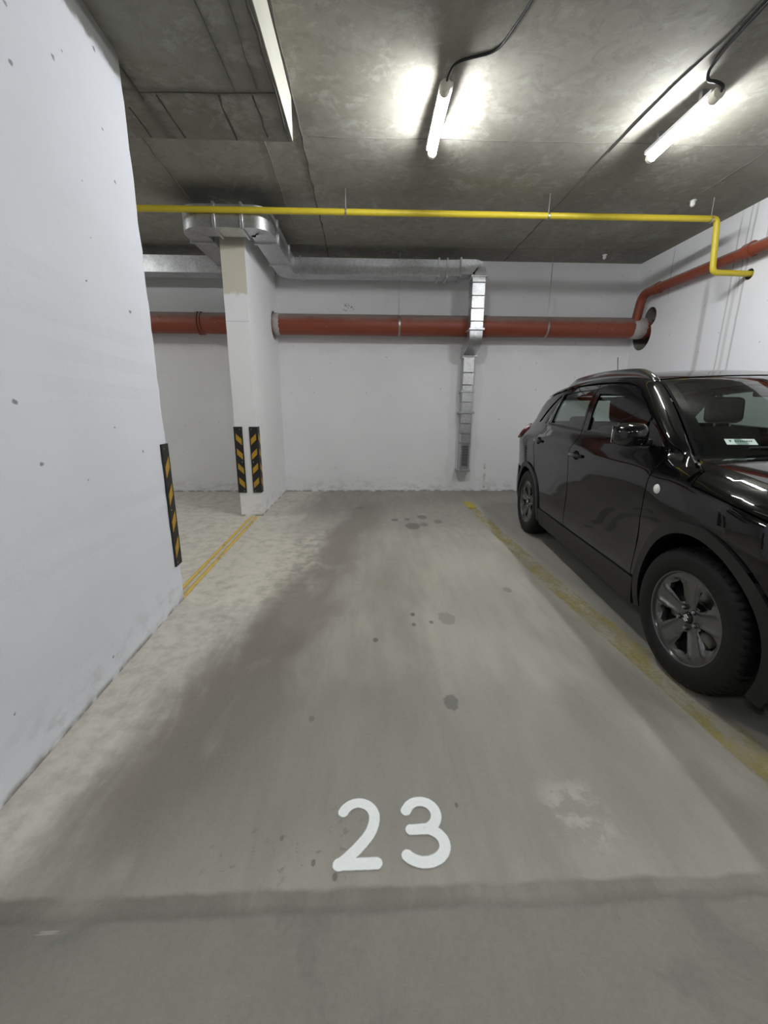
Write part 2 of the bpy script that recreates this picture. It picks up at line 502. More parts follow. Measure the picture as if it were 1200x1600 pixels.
def empty(name, loc=(0, 0, 0), rz=0.0, parent=None):
    o = bpy.data.objects.new(name, None)
    o.empty_display_size = 0.1
    COL.objects.link(o)
    o.location = loc
    o.rotation_euler = (0, 0, rz)
    if parent: o.parent = parent
    return o


def mesh_obj(name, verts, faces, mat, parent=None, smooth=False, angle=None):
    me = bpy.data.meshes.new(name)
    me.from_pydata([tuple(v) for v in verts], [], faces)
    me.materials.append(MAT[mat] if isinstance(mat, str) else mat)
    me.update()
    if smooth:
        me.polygons.foreach_set('use_smooth', [True] * len(me.polygons))
        if angle is not None:
            me.set_sharp_from_angle(angle=math.radians(angle))
    o = bpy.data.objects.new(name, me)
    COL.objects.link(o)
    if parent: o.parent = parent
    return o


def from_bm(name, bm, mat, parent=None, smooth=False, angle=35):
    bmesh.ops.recalc_face_normals(bm, faces=bm.faces)
    me = bpy.data.meshes.new(name)
    bm.to_mesh(me)
    bm.free()
    me.materials.append(MAT[mat])
    if smooth:
        me.polygons.foreach_set('use_smooth', [True] * len(me.polygons))
        me.set_sharp_from_angle(angle=math.radians(angle))
    o = bpy.data.objects.new(name, me)
    COL.objects.link(o)
    if parent: o.parent = parent
    return o


def bm_box(bm, lo, hi, rot=None, bevel=0.0, seg=2):
    vs = [bm.verts.new((x, y, z)) for x in (lo[0], hi[0]) for y in (lo[1], hi[1]) for z in (lo[2], hi[2])]
    idx = [(0, 1, 3, 2), (4, 6, 7, 5), (0, 4, 5, 1), (2, 3, 7, 6), (0, 2, 6, 4), (1, 5, 7, 3)]
    fs = [bm.faces.new([vs[i] for i in q]) for q in idx]
    if bevel:
        es = list({e for f in fs for e in f.edges})
        bmesh.ops.bevel(bm, geom=es, offset=bevel, segments=seg, affect='EDGES', profile=0.5)
    return vs


def box(name, lo, hi, mat, parent=None, bevel=0.0, seg=2, smooth=True):
    bm = bmesh.new()
    bm_box(bm, lo, hi, bevel=bevel, seg=seg)
    return from_bm(name, bm, mat, parent, smooth and bevel > 0, 40)


def densify(pts, step, closed=True):
    out = []
    n = len(pts)
    for i in range(n if closed else n - 1):
        a, b = pts[i], pts[(i + 1) % n]
        L = math.dist(a, b)
        k = max(1, int(math.ceil(L / step)))
        for j in range(k):
            t = j / k
            out.append(tuple(a[m] + (b[m] - a[m]) * t for m in range(len(a))))
    if not closed:
        out.append(tuple(pts[-1]))
    return out


def inside(px, py, poly):
    P = np.asarray(poly)
    x0, y0 = P[:, 0], P[:, 1]
    x1, y1 = np.roll(x0, -1), np.roll(y0, -1)
    res = np.zeros(px.shape, bool)
    for a, b, c, d in zip(x0, y0, x1, y1):
        cond = ((b > py) != (d > py))
        with np.errstate(divide='ignore', invalid='ignore'):
            xi = (c - a) * (py - b) / (d - b) + a
        res ^= cond & (px < xi)
    return res


def cdt(outline, holes, step, grid=True):
    loops = [densify(outline, step)] + [densify(h, step) for h in holes]
    V, Ed = [], []
    for L in loops:
        s = len(V)
        V += L
        Ed += [(s + i, s + (i + 1) % len(L)) for i in range(len(L))]
    if grid:
        B = np.array(V)
        lo, hi = B.min(0), B.max(0)
        gx, gy = np.meshgrid(np.arange(lo[0] + step * .5, hi[0], step), np.arange(lo[1] + step * .5, hi[1], step))
        gx[::2] += step * 0.25
        gx, gy = gx.ravel(), gy.ravel()
        ok = inside(gx, gy, loops[0])
        for h in loops[1:]:
            ok &= ~inside(gx, gy, h)
        gx, gy = gx[ok], gy[ok]
        if len(gx):
            d = np.full(gx.shape, 9e9)
            for b in B:
                d = np.minimum(d, (gx - b[0]) ** 2 + (gy - b[1]) ** 2)
            ok = d > (step * 0.45) ** 2
            V += [(float(a), float(b)) for a, b in zip(gx[ok], gy[ok])]
    r = delaunay_2d_cdt([Vector(v) for v in V], Ed, [], 0, 1e-6)
    ab = np.array([(v[0], v[1]) for v in r[0]])
    tri = np.array([tuple(f) for f in r[2]])
    c = ab[tri].mean(1)
    ok = inside(c[:, 0], c[:, 1], loops[0])
    for h in loops[1:]:
        ok &= ~inside(c[:, 0], c[:, 1], h)
    tri = tri[ok]
    used = np.unique(tri)
    remap = np.full(len(ab), -1)
    remap[used] = np.arange(len(used))
    return ab[used], [tuple(int(i) for i in f) for f in remap[tri]]


def panel(name, outline, fmap, mat, parent, holes=(), step=0.04, thick=0.012, offset=0.0, out_ref=None, eps=1e-3, grid=True):
    """A skin over a smooth surface fmap(a, b) -> xyz (arrays) bounded by an outline in (a, b), with its rim turned in.
    out_ref: a point inside the car; normals face away from it."""
    ab, faces = cdt(outline, holes, step, grid)
    a, b = ab[:, 0], ab[:, 1]
    P = fmap(a, b)
    Da = fmap(a + eps, b) - fmap(a - eps, b)
    Db = fmap(a, b + eps) - fmap(a, b - eps)
    Nn = np.cross(Da, Db)
    Nn /= np.linalg.norm(Nn, axis=1)[:, None] + 1e-12
    ref = np.array(out_ref if out_ref is not None else (0, 0, 0.7))
    if np.sum((P - ref) * Nn) < 0:
        Nn = -Nn
    P = P + Nn * offset
    cnt = {}
    F = []
    for f in faces:
        p0, p1, p2 = P[f[0]], P[f[1]], P[f[2]]
        if np.dot(np.cross(p1 - p0, p2 - p0), Nn[f[0]]) < 0:
            f = tuple(reversed(f))
        F.append(f)
        for i in range(len(f)):
            e = (f[i], f[(i + 1) % len(f)])
            cnt[e] = 1
    bnd = [e for e in cnt if (e[1], e[0]) not in cnt]
    V = [tuple(v) for v in P]
    NL = [tuple(v) for v in Nn]
    loopn = []
    for f in F:
        loopn += [NL[i] for i in f]
    if thick:
        m = {}
        m2 = {}
        for e in bnd:
            for i in e:
                if i not in m:
                    m[i] = len(V)
                    V.append(tuple(P[i]))
                    m2[i] = len(V)
                    V.append(tuple(P[i] - Nn[i] * thick))
        for u, v in bnd:
            F.append((v and m[v], m[u], m2[u], m2[v]) if False else (m[v], m[u], m2[u], m2[v]))
            e = np.cross(Nn[u], P[v] - P[u])
            e = -e / (np.linalg.norm(e) + 1e-12)
            loopn += [tuple(e)] * 4
    me = bpy.data.meshes.new(name)
    me.from_pydata(V, [], F)
    me.materials.append(MAT[mat])
    me.update()
    me.polygons.foreach_set('use_smooth', [True] * len(me.polygons))
    me.normals_split_custom_set(loopn)
    o = bpy.data.objects.new(name, me)
    COL.objects.link(o)
    if parent: o.parent = parent
    return o


def prism(name, outline, holes, axis, d0, d1, mat, parent=None):
    """flat plate with holes: outline in two axes, extruded from d0 to d1 along the third (0 = x, 1 = y, 2 = z)"""
    ab, faces = cdt(outline, holes, 0.6, False) if not holes else cdt(outline, holes, 0.12, False)
    def p(q, d):
        return {0: (d, q[0], q[1]), 1: (q[0], d, q[1]), 2: (q[0], q[1], d)}[axis]
    n = len(ab)
    V = [p(q, d0) for q in ab] + [p(q, d1) for q in ab]
    F = []
    cnt = set()
    for f in faces:
        F.append(tuple(f))
        F.append(tuple(i + n for i in reversed(f)))
        for i in range(len(f)):
            cnt.add((f[i], f[(i + 1) % len(f)]))
    for u, v in cnt:
        if (v, u) not in cnt:
            F.append((v, u, u + n, v + n))
    bm = bmesh.new()
    bv = [bm.verts.new(v) for v in V]
    for f in F:
        bm.faces.new([bv[i] for i in f])
    return from_bm(name, bm, mat, parent)


def circle(cx, cy, r, n=32, ry=None):
    return [(cx + r * math.cos(2 * math.pi * i / n), cy + (ry or r) * math.sin(2 * math.pi * i / n)) for i in range(n)]


def round_path(pts, rad, n=8):
    """polyline with its corners rounded"""
    P = [Vector(p) for p in pts]
    out = [P[0]]
    for i in range(1, len(P) - 1):
        a, b, c = P[i - 1], P[i], P[i + 1]
        u, v = (a - b), (c - b)
        r = min(rad, u.length * 0.49, v.length * 0.49)
        p0, p1 = b + u.normalized() * r, b + v.normalized() * r
        for k in range(n + 1):
            t = k / n
            out.append((p0 * (1 - t) + b * t) * (1 - t) + (b * (1 - t) + p1 * t) * t)
    out.append(P[-1])
    return out


def tube(name, pts, r, mat, parent=None, seg=16, caps=True):
    P = [Vector(p) for p in pts]
    n = len(P)
    T = []
    for i in range(n):
        t = (P[min(i + 1, n - 1)] - P[max(i - 1, 0)])
        T.append(t.normalized())
    up = Vector((0, 0, 1)) if abs(T[0].z) < 0.9 else Vector((1, 0, 0))
    nx = T[0].cross(up).normalized()
    V, F = [], []
    rr = r if isinstance(r, (list, tuple)) else [r] * n
    for i in range(n):
        if i:
            nx = (nx - T[i] * nx.dot(T[i])).normalized()
        ny = T[i].cross(nx)
        for k in range(seg):
            a = 2 * math.pi * k / seg
            V.append(P[i] + (nx * math.cos(a) + ny * math.sin(a)) * rr[i])
    for i in range(n - 1):
        for k in range(seg):
            k2 = (k + 1) % seg
            F.append((i * seg + k, i * seg + k2, (i + 1) * seg + k2, (i + 1) * seg + k))
    if caps:
        F.append(tuple(reversed(range(seg))))
        F.append(tuple((n - 1) * seg + k for k in range(seg)))
    bm = bmesh.new()
    bv = [bm.verts.new(v) for v in V]
    for f in F:
        bm.faces.new([bv[i] for i in f])
    return from_bm(name, bm, mat, parent, True, 50)


def rect_sweep(name, pts, w, h, mat, parent=None, side=None):
    """rectangular duct along a path; 'side' is the fixed width axis, None = horizontal, at right angles to the path"""
    P = [Vector(p) for p in pts]
    n = len(P)
    V, F = [], []
    for i in range(n):
        t = (P[min(i + 1, n - 1)] - P[max(i - 1, 0)]).normalized()
        s = Vector(side) if side is not None else t.cross(Vector((0, 0, 1))).normalized()
        u = s.cross(t).normalized()
        for a, b in ((-1, -1), (1, -1), (1, 1), (-1, 1)):
            V.append(P[i] + s * (a * w / 2) + u * (b * h / 2))
    for i in range(n - 1):
        for k in range(4):
            k2 = (k + 1) % 4
            F.append((i * 4 + k, i * 4 + k2, (i + 1) * 4 + k2, (i + 1) * 4 + k))
    F.append((3, 2, 1, 0))
    F.append(tuple((n - 1) * 4 + k for k in range(4)))
    bm = bmesh.new()
    bv = [bm.verts.new(v) for v in V]
    for f in F:
        bm.faces.new([bv[i] for i in f])
    return from_bm(name, bm, mat, parent, True, 30)


def lathe(name, prof, mat, parent=None, seg=64, closed=False, mod=None, angle=40):
    """profile (radius, depth) turned about the local y axis"""
    V, F = [], []
    m = len(prof)
    for k in range(seg):
        a = 2 * math.pi * k / seg
        for j, (r, d) in enumerate(prof):
            rr = r - (mod(j, k) if mod else 0.0)
            V.append((rr * math.cos(a), d, rr * math.sin(a)))
    for k in range(seg):
        k2 = (k + 1) % seg
        for j in range(m if closed else m - 1):
            j2 = (j + 1) % m
            F.append((k * m + j, k * m + j2, k2 * m + j2, k2 * m + j))
    bm = bmesh.new()
    bv = [bm.verts.new(v) for v in V]
    for f in F:
        bm.faces.new([bv[i] for i in f])
    bmesh.ops.remove_doubles(bm, verts=bm.verts, dist=1e-6)
    return from_bm(name, bm, mat, parent, True, angle)


# ------------------------------------------------------------------ the setting
def struct(o, label=None):
    o['kind'] = 'structure'
    if label: o['label'] = label
    return o

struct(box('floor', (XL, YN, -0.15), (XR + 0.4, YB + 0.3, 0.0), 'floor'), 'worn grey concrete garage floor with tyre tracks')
ceil = struct(box('ceiling', (XL, YN, ZC), (XR + 0.4, YB + 0.3, ZC + 0.2), 'ceiling'), 'bare grey concrete ceiling with formwork seams')
struct(box('wall_back', (XL, YB, 0), (XR + 0.4, YB + 0.3, ZC), 'wall_back'), 'white painted back wall behind the pipes')
# right wall with the ragged pipe holes
lower = circle(6.185, 2.285, 0.20, 40)
upper = circle(6.055, 2.50, 0.125, 32)
def union_outline(c1, r1, c2, r2):
    pts = []
    for i in range(96):
        a = 2 * math.pi * i / 96
        d = (math.cos(a), math.sin(a))
        o = ((c1[0] + c2[0]) / 2, (c1[1] + c2[1]) / 2)
        best = 0
        for c, r in ((c1, r1), (c2, r2)):
            f = (o[0] - c[0], o[1] - c[1])
            b = f[0] * d[0] + f[1] * d[1]
            q = f[0] ** 2 + f[1] ** 2 - r * r
            disc = b * b - q
            if disc >= 0:
                best = max(best, -b + math.sqrt(disc))
        pts.append((o[0] + d[0] * best, o[1] + d[1] * best))
    return pts
hole_red = union_outline((6.185, 2.285), 0.20, (6.05, 2.50), 0.125)
hole_yel = circle(4.545, 2.606, 0.052, 24)
struct(prism('wall_right', [(YN, 0), (YB, 0), (YB, ZC), (YN, ZC)], [hole_red, hole_yel], 0, XR, XR + 0.3, 'wall_right'),
       'white painted right wall with pipe holes behind the car')
wr = bpy.data.objects['wall_right']
def shade_lining(outline, c):
    V, F = [], []
    n = len(outline)
    for d in (XR + 0.003, XR + 0.29):
        V += [(d, c[0] + (a - c[0]) * 0.985, c[1] + (b - c[1]) * 0.985) for a, b in outline]
    for i in range(n):
        j = (i + 1) % n
        F.append((i, j, j + n, i + n))
    return mesh_obj('hole_shade_lining', V, F, 'soffit', wr)  # bare concrete lining, added dark to give the hole its shade
shade_lining(hole_red, (6.12, 2.39))
shade_lining(hole_yel, (4.545, 2.606))
box_far = struct(box('wall_far', (XR + 0.3, 3.5, 1.5), (XR + 0.4, YB, ZC), 'soffit'), 'dark wall standing in for the shade inside the pipe holes')  # dark concrete colour stands in for shade behind the holes
struct(box('wall_front', (XL, YN - 0.2, 0), (XR + 0.4, YN, ZC), 'wall'), 'white wall across the drive aisle')
struct(box('wall_side', (XL - 0.2, YN, 0), (XL, YB + 0.3, ZC), 'wall'), 'white wall at the far left end of the garage')

# near left wall: a free-standing wall slab, slightly skewed
def ragged_slab(name, quad, z0, z1, mat, nz=40, amp=0.006):
    """vertical slab with a hand-plastered, slightly uneven edge; quad = 4 plan corners"""
    bm = bmesh.new()
    rnd = random.Random(3)
    rows = []
    for i in range(nz + 1):
        z = z0 + (z1 - z0) * i / nz
        row = []
        for j, (x, y) in enumerate(quad):
            k = amp if 0 < i < nz else 0
            row.append(bm.verts.new((x + rnd.uniform(-k, k) * 0.4, y + rnd.uniform(-k, k), z)))
        rows.append(row)
    for a, b in zip(rows, rows[1:]):
        for j in range(len(quad)):
            j2 = (j + 1) % len(quad)
            bm.faces.new((a[j], a[j2], b[j2], b[j]))
    bm.faces.new(rows[0])
    bm.faces.new(rows[-1])
    return from_bm(name, bm, mat)
struct(ragged_slab('wall_left', [(-1.268, 2.672), (-1.155, 0.0), (-1.40, -0.01), (-1.51, 2.662)], 0, 3.012, 'wall_left', 44, 0.005),
       'near white wall on the left with chipped paint')

# lowered soffit over the left edge of the bay, with its painted side
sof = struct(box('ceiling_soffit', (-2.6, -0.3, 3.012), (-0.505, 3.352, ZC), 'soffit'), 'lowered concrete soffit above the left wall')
box('painted_side', (-0.505, -0.3, 3.012), (-0.501, 3.352, ZC - 0.001), 'beam_white', sof)
def seam(pts, w=0.016, h=0.006, z=ZC, parent=ceil, mat='seam', wob=0.006, seed=1):
    """ragged concrete fin left by the formwork"""
    rnd = random.Random(seed)
    pts = densify(pts, 0.12, False)
    bm = bmesh.new()
    rows = []
    for i, (x, y) in enumerate(pts):
        a, b = pts[max(i - 1, 0)], pts[min(i + 1, len(pts) - 1)]
        tx, ty = b[0] - a[0], b[1] - a[1]
        L = math.hypot(tx, ty)
        nx, ny = -ty / L, tx / L
        ww = w * rnd.uniform(0.35, 1.2) / 2
        o = rnd.uniform(-wob, wob)
        hh = h * rnd.uniform(0.5, 1.2)
        rows.append([bm.verts.new((x + nx * (o + s * ww), y + ny * (o + s * ww), zz)) for s, zz in ((-1, z + 0.002), (-0.5, z - hh), (0.5, z - hh), (1, z + 0.002))])
    for a, b in zip(rows, rows[1:]):
        for j in range(3):
            bm.faces.new((a[j], a[j + 1], b[j + 1], b[j]))
    return from_bm('formwork_seam', bm, mat, parent)
seam([(-0.475, 1.2), (-0.49, 3.3), (-0.53, 6.4)], 0.022, seed=2)
seam([(1.93, 3.3), (1.915, 4.6), (1.90, 6.4)], 0.014, seed=3)
seam([(-0.45, 3.765), (0.4, 3.76), (2.1, 3.74), (3.8, 3.73)], 0.009, 0.004, mat='seam_soft', seed=4)
seam([(-1.70, 3.4), (-1.74, 4.36), (-1.80, 6.4)], 0.016, seed=5)
seam([(-0.78, 3.4), (-0.84, 5.4)], 0.010, mat='seam_soft', seed=6)
seam([(3.17, 3.6), (3.16, 6.2)], 0.010, 0.004, mat='seam_soft', seed=7)
seam([(-2.6, 5.9), (3.8, 5.95)], 0.008, 0.003, mat='seam_soft', seed=8)
Zs = 3.012
seam([(-1.30, 2.93), (-0.515, 2.90)][::-1], 0.014, 0.005, Zs, sof, seed=11)
seam([(-1.29, 1.2), (-1.30, 2.99)], 0.016, 0.006, Zs, sof, seed=12)
seam([(-0.76, 1.6), (-0.75, 2.90)], 0.010, 0.004, Zs, sof, 'seam_soft', seed=13)
seam([(-0.61, 1.6), (-0.62, 2.88)], 0.010, 0.004, Zs, sof, 'seam_soft', seed=14)
seam([(-0.855, 2.93), (-0.875, 3.345)], 0.016, 0.006, Zs, sof, seed=15)
seam([(-1.21, 2.94), (-1.212, 3.33)], 0.014, 0.006, Zs, sof, seed=16)
seam([(-0.655, 2.92), (-0.66, 3.30)], 0.014, 0.006, Zs, sof, seed=17)
seam([(-1.42, 3.05), (-1.43, 3.34)], 0.018, 0.006, Zs, sof, seed=18)
seam([(-0.525, 1.2), (-0.525, 3.34)], 0.018, 0.005, Zs, sof, seed=19)

# pillar: a wall fin standing out from the back wall, pierced for the red pipe
pil = struct(prism('concrete_pillar', [(4.922, 0), (YB - 0.001, 0), (YB - 0.001, ZC), (4.922, ZC)], [circle(6.20, 2.36, 0.185, 36)], 0, -1.535, -1.285, 'pillar'),
             'white painted concrete fin wall with striped corner guards and beige head')
pil['category'] = 'pillar'

# ------------------------------------------------------------------ pipes
def pipe_thing(name, label, cat, loc):
    return tag(empty(name, loc), label, cat)

t = pipe_thing('drain_pipe', 'large dusty red drain pipe running along the back wall', 'pipe', (0, 6.22, 2.24))
def wp(o, t):
    """keep world coordinates while parenting"""
    o.parent = t
    o.matrix_parent_inverse = t.matrix_world.inverted() if t.matrix_world != Matrix.Identity(4) else Matrix.Translation(-t.location)
    return o
def under(t):
    T = Matrix.Translation(-t.location)
    def f(o):
        o.parent = t
        o.matrix_parent_inverse = T
        return o
    return f
U = under(t)
PY, PZ, PR = 6.22, 2.382, 0.135
U(tube('pipe', [(-4.5, PY, PZ + 0.005), (-1.3, PY, PZ), (1.0, PY, PZ), (3.95, PY, PZ)], PR, 'red', seg=32))
for xc in (-2.30, -2.26):
    U(tube('collar', [(xc - 0.012, PY, PZ), (xc + 0.012, PY, PZ)], PR + 0.012, 'red', seg=32))
U(tube('collar', [(1.62, PY, PZ), (1.66, PY, PZ)], PR + 0.007, 'red', seg=32))
for xc in (0.43, 2.49):
    h = U(tube('hanger_strap', [(xc - 0.012, PY, PZ), (xc + 0.012, PY, PZ)], PR + 0.003, 'steel', seg=32))
    for s in (-1,):
        r = tube('threaded_rod', [(xc, PY - 0.06, PZ + PR - 0.02), (xc, PY - 0.06, ZC)], 0.006, 'steel', seg=8)
        r.parent = h
        r.matrix_parent_inverse = T0 = Matrix.Translation(-t.location)
        r.matrix_parent_inverse = Matrix.Identity(4)
# foam sealing around both wall passages
def foam_ring(x0, x1, r0, r1):
    prof = []
    V, F = [], []
    rnd = random.Random(5)
    seg, nn = 36, 7
    for k in range(seg):
        a = 2 * math.pi * k / seg
        for j in range(nn):
            u = j / (nn - 1)
            r = r0 + (r1 - r0) * math.sin(math.pi * u) ** 0.6 * rnd.uniform(0.75, 1.1)
            V.append((x0 + (x1 - x0) * u + rnd.uniform(-.008, .008), PY + r * math.cos(a), PZ + r * math.sin(a)))
    for k in range(seg):
        for j in range(nn - 1):
            k2 = (k + 1) % seg
            F.append((k * nn + j, k * nn + j + 1, k2 * nn + j + 1, k2 * nn + j))
    return mesh_obj('foam_seal', V, F, 'foam', None, True)
U(foam_ring(3.70, 3.90, PR - 0.004, PR + 0.010))
U(foam_ring(-1.30, -1.20, PR - 0.004, PR + 0.010))

t = pipe_thing('branch_drain_pipe', 'narrower red drain pipe sloping along the right wall to an elbow', 'pipe', (3.74, 5.0, 2.7))
U = under(t)
bx = 3.752
U(tube('pipe', [(bx, 1.0, 2.775), (bx, 5.85, 2.795)], 0.056, 'red', seg=24))
U(tube('elbow', round_path([(bx, 5.80, 2.795), (bx, 6.10, 2.797), (bx - 0.01, 6.16, 2.46)], 0.13, 10), 0.058, 'red', seg=24))
for yc in (5.78, 4.43):
    U(tube('socket', [(bx, yc - 0.005, 2.794), (bx, yc + 0.07, 2.7945)], 0.066, 'red', seg=24))
    U(tube('socket', [(bx, yc - 0.02, 2.794), (bx, yc - 0.004, 2.7945)], 0.070, 'red', seg=24))

t = pipe_thing('gas_pipe', 'thin yellow gas pipe under the ceiling, stepping down into the right wall', 'pipe', (0, 4.53, 2.6))
U = under(t)
YP, ZP = 4.53, 3.075
U(tube('pipe', round_path([(-4.5, YP, ZP - 0.012), (3.425, YP, ZP + 0.008), (3.47, YP, 2.612), (4.0, YP + 0.012, 2.606)], 0.05, 6), 0.0275, 'yellow_pipe', seg=20))
for xc in (-0.207, 1.745, 3.36):
    c = U(tube('pipe_clamp', [(xc - 0.009, YP, ZP), (xc + 0.009, YP, ZP)], 0.031, 'steel', seg=20))
    r = tube('clamp_rod', [(xc, YP, ZP + 0.02), (xc, YP, ZC)], 0.005, 'steel', seg=8)
    r.parent = c

# ------------------------------------------------------------------ ventilation duct
t = tag(empty('ventilation_duct', (0, 5.9, 0.3)), 'galvanised steel ventilation duct wrapping the pillar head and dropping to a floor grille', 'air duct')
U = under(t)
DW, DH, DZ = 0.225, 0.195, 3.032
def flange(c, axis, w, h):
    """thin collar where two duct pieces meet: axis x / y / z"""
    g, th = 0.018, 0.012
    hw, hh = w / 2 + g, h / 2 + g
    if axis == 'x': lo, hi = (c[0] - th, c[1] - hw, c[2] - hh), (c[0] + th, c[1] + hw, c[2] + hh)
    elif axis == 'y': lo, hi = (c[0] - hw, c[1] - th, c[2] - hh), (c[0] + hw, c[1] + th, c[2] + hh)
    else: lo, hi = (c[0] - hw, c[1] - hh, c[2] - th), (c[0] + hw, c[1] + hh, c[2] + th)
    return U(box('flange', lo, hi, 'galv', bevel=0.003, seg=1))
yb = 6.07
U(rect_sweep('duct_section', [(-4.5, yb, DZ), (-1.90, yb, DZ)], DW, DH, 'galv'))
U(rect_sweep('duct_elbow', round_path([(-1.90, yb, DZ), (-1.705, yb, DZ), (-1.705, 5.75, DZ)], 0.18, 8), DW, DH, 'galv'))
U(rect_sweep('duct_section', [(-1.705, 5.75, DZ), (-1.705, 4.93, DZ)], DW, DH, 'galv'))
U(rect_sweep('duct_elbow', round_path([(-1.705, 4.93, DZ), (-1.705, 4.668, DZ), (-1.455, 4.668, DZ)], 0.25, 12), DW, DH, 'galv'))
U(rect_sweep('duct_section', [(-1.455, 4.668, DZ), (-1.195, 4.668, DZ)], DW, DH, 'galv'))
U(rect_sweep('duct_elbow', round_path([(-1.195, 4.668, DZ), (-1.05, 4.668, DZ), (-1.05, 4.93, DZ)], 0.25, 12), DW, DH, 'galv'))
U(rect_sweep('duct_section', [(-1.05, 4.93, DZ), (-1.05, 5.62, DZ)], DW, DH, 'galv'))
U(rect_sweep('duct_elbow', round_path([(-1.05, 5.62, DZ), (-1.05, yb, DZ), (-0.80, yb, DZ)], 0.16, 8), DW, DH, 'galv'))
U(rect_sweep('duct_section', [(-0.80, yb, DZ), (0.25, yb, DZ)], DW, DH, 'galv'))
U(rect_sweep('duct_section', [(0.25, yb, DZ), (0.92, yb, DZ)], DW, DH, 'galv'))
U(rect_sweep('duct_section', [(0.92, yb, DZ), (1.20, yb - 0.03, DZ)], DW * .96, DH * .96, 'galv'))
for c, a in (((-1.455, 4.668, DZ), 'x'), ((-1.195, 4.668, DZ), 'x'), ((-1.705, 4.93, DZ), 'y'), ((-1.05, 4.93, DZ), 'y'),
             ((-1.705, 5.72, DZ), 'y'), ((-1.05, 5.60, DZ), 'y'), ((-0.86, yb, DZ), 'x'), ((0.92, yb, DZ), 'x'), ((1.03, yb, DZ), 'x'), ((1.20, yb - 0.03, DZ), 'x')):
    flange(c, a, DW, DH)
# cover elbow, drop, set-back and grille
vw, vx = 0.172, 1.437
U(rect_sweep('duct_elbow', round_path([(1.20, 6.0, DZ), (vx, 6.0, DZ), (vx, 6.0, 2.90)], 0.14, 8), 0.22, vw, 'galv', side=(0, -1, 0)))
z = 2.92
for i, zz in enumerate((2.855, 2.70, 2.545, 2.39, 2.30)):
    U(box('duct_section', (vx - vw / 2 + 0.004, 5.90, zz + 0.004), (vx + vw / 2 + 0.004, 6.075, z - 0.001), 'galv', bevel=0.004, seg=1))
    z = zz
flange((vx, 5.99, 2.925), 'z', vw, 0.19)
flange((vx + 0.004, 5.99, 2.295), 'z', vw, 0.18)
U(rect_sweep('duct_elbow', round_path([(vx + 0.004, 5.99, 2.30), (vx + 0.004, 5.99, 2.16), (vx, 6.335, 2.06), (vx, 6.335, 1.97)], 0.12, 6), vw, 0.16, 'galv', side=(1, 0, 0)))
lx = 1.445
z = 2.0
for zz in (1.77, 1.60, 1.50, 1.36, 1.20):
    U(box('duct_section', (lx - 0.078, 6.255, zz + 0.004), (lx + 0.078, YB - 0.01, z - 0.001), 'galv', bevel=0.004, seg=1))
    z = zz
lx = 1.455
for zz in (1.05, 0.90, 0.76):
    U(box('duct_section', (lx - 0.075, 6.262, zz + 0.004), (lx + 0.075, YB - 0.01, z - 0.001), 'galv', bevel=0.004, seg=1))
    z = zz
for zz, w in ((2.00, 0.17), (1.51, 0.165), (1.21, 0.19), (0.35, 0.165)):
    flange((lx - 0.006, 6.335, zz), 'z', w, 0.15)
U(box('grille_box', (lx - 0.072, 6.268, 0.35), (lx + 0.072, YB - 0.01, 0.755), 'galv', bevel=0.004, seg=1))
gr = U(box('grille_shade_plate', (lx - 0.045, 6.2655, 0.42), (lx + 0.045, 6.27, 0.72), 'galv_dark'))  # flat dark plate stands in for the shade behind the slats
for i in range(13):
    zz = 0.43 + i * 0.0225
    s = box('grille_slat', (lx - 0.045, 6.258, zz), (lx + 0.045, 6.268, zz + 0.010), 'galv', bevel=0.002, seg=1)
    s.parent = gr
U(box('grille_lip', (lx - 0.075, 6.25, 0.735), (lx + 0.075, 6.27, 0.76), 'galv', bevel=0.003, seg=1))
for xc, zc in ((1.33, 2.85), (-0.4, 2.95)):
    pass

# ------------------------------------------------------------------ ceiling lamps and their cables
def make_lamp(x0, y0, y1, z, label, dx=0.0):
    t = tag(empty('ceiling_lamp', (x0, (y0 + y1) / 2, z - 0.035)), label, 'lamp', 'tube lamps on the ceiling')
    U = under(t)
    n = 14
    ys = [y0 + 0.045, y1 - 0.03]
    U(tube('diffuser', [(x0, ys[0], z), (x0 + dx, ys[1], z)], 0.030, 'lamp_glow', seg=20))
    U(tube('end_cap', [(x0, y0 - 0.02, z), (x0, y0 - 0.012, z), (x0, ys[0], z)], [0.018, 0.033, 0.034], 'lamp_cap', seg=20))
    U(tube('end_cap', [(x0 + dx, ys[1], z), (x0 + dx, y1 + 0.0, z), (x0 + dx, y1 + 0.008, z)], [0.033, 0.033, 0.018], 'lamp_cap', seg=20))
    b = bmesh.new()
    bm_box(b, (x0 - 0.031, y0 + 0.02, z + 0.012), (x0 + 0.031 + dx, y1 - 0.02, z + 0.040), bevel=0.006, seg=2)
    U(from_bm('housing', b, 'lamp_body', None, True, 40))
    for yy in (y0 + 0.14, y1 - 0.14):
        U(box('mounting_clip', (x0 - 0.014, yy - 0.015, z + 0.036), (x0 + 0.014, yy + 0.015, ZC), 'steel', bevel=0.003, seg=1))
    return t
ZL = 3.165
make_lamp(0.476, 3.055, 3.755, ZL, 'lit tube lamp on the ceiling above the empty bay', 0.02)
make_lamp(2.167, 3.045, 3.735, ZL, 'lit tube lamp on the ceiling above the black car', 0.03)
make_lamp(-4.0, 3.9, 4.58, ZL, 'unseen lit tube lamp in the next bay behind the left wall')  # unseen lamp, placed to match the brightness of the next bay
make_lamp(-1.9, -1.9, -1.22, ZL, 'unseen lit tube lamp over the drive aisle, left of the camera')  # unseen aisle lamps from here on, placed to match the brightness
make_lamp(0.7, -1.4, -0.72, ZL, 'unseen lit tube lamp over the drive aisle, straight behind the camera')
make_lamp(2.9, -1.4, -0.72, ZL, 'unseen lit tube lamp over the drive aisle, right of the camera')

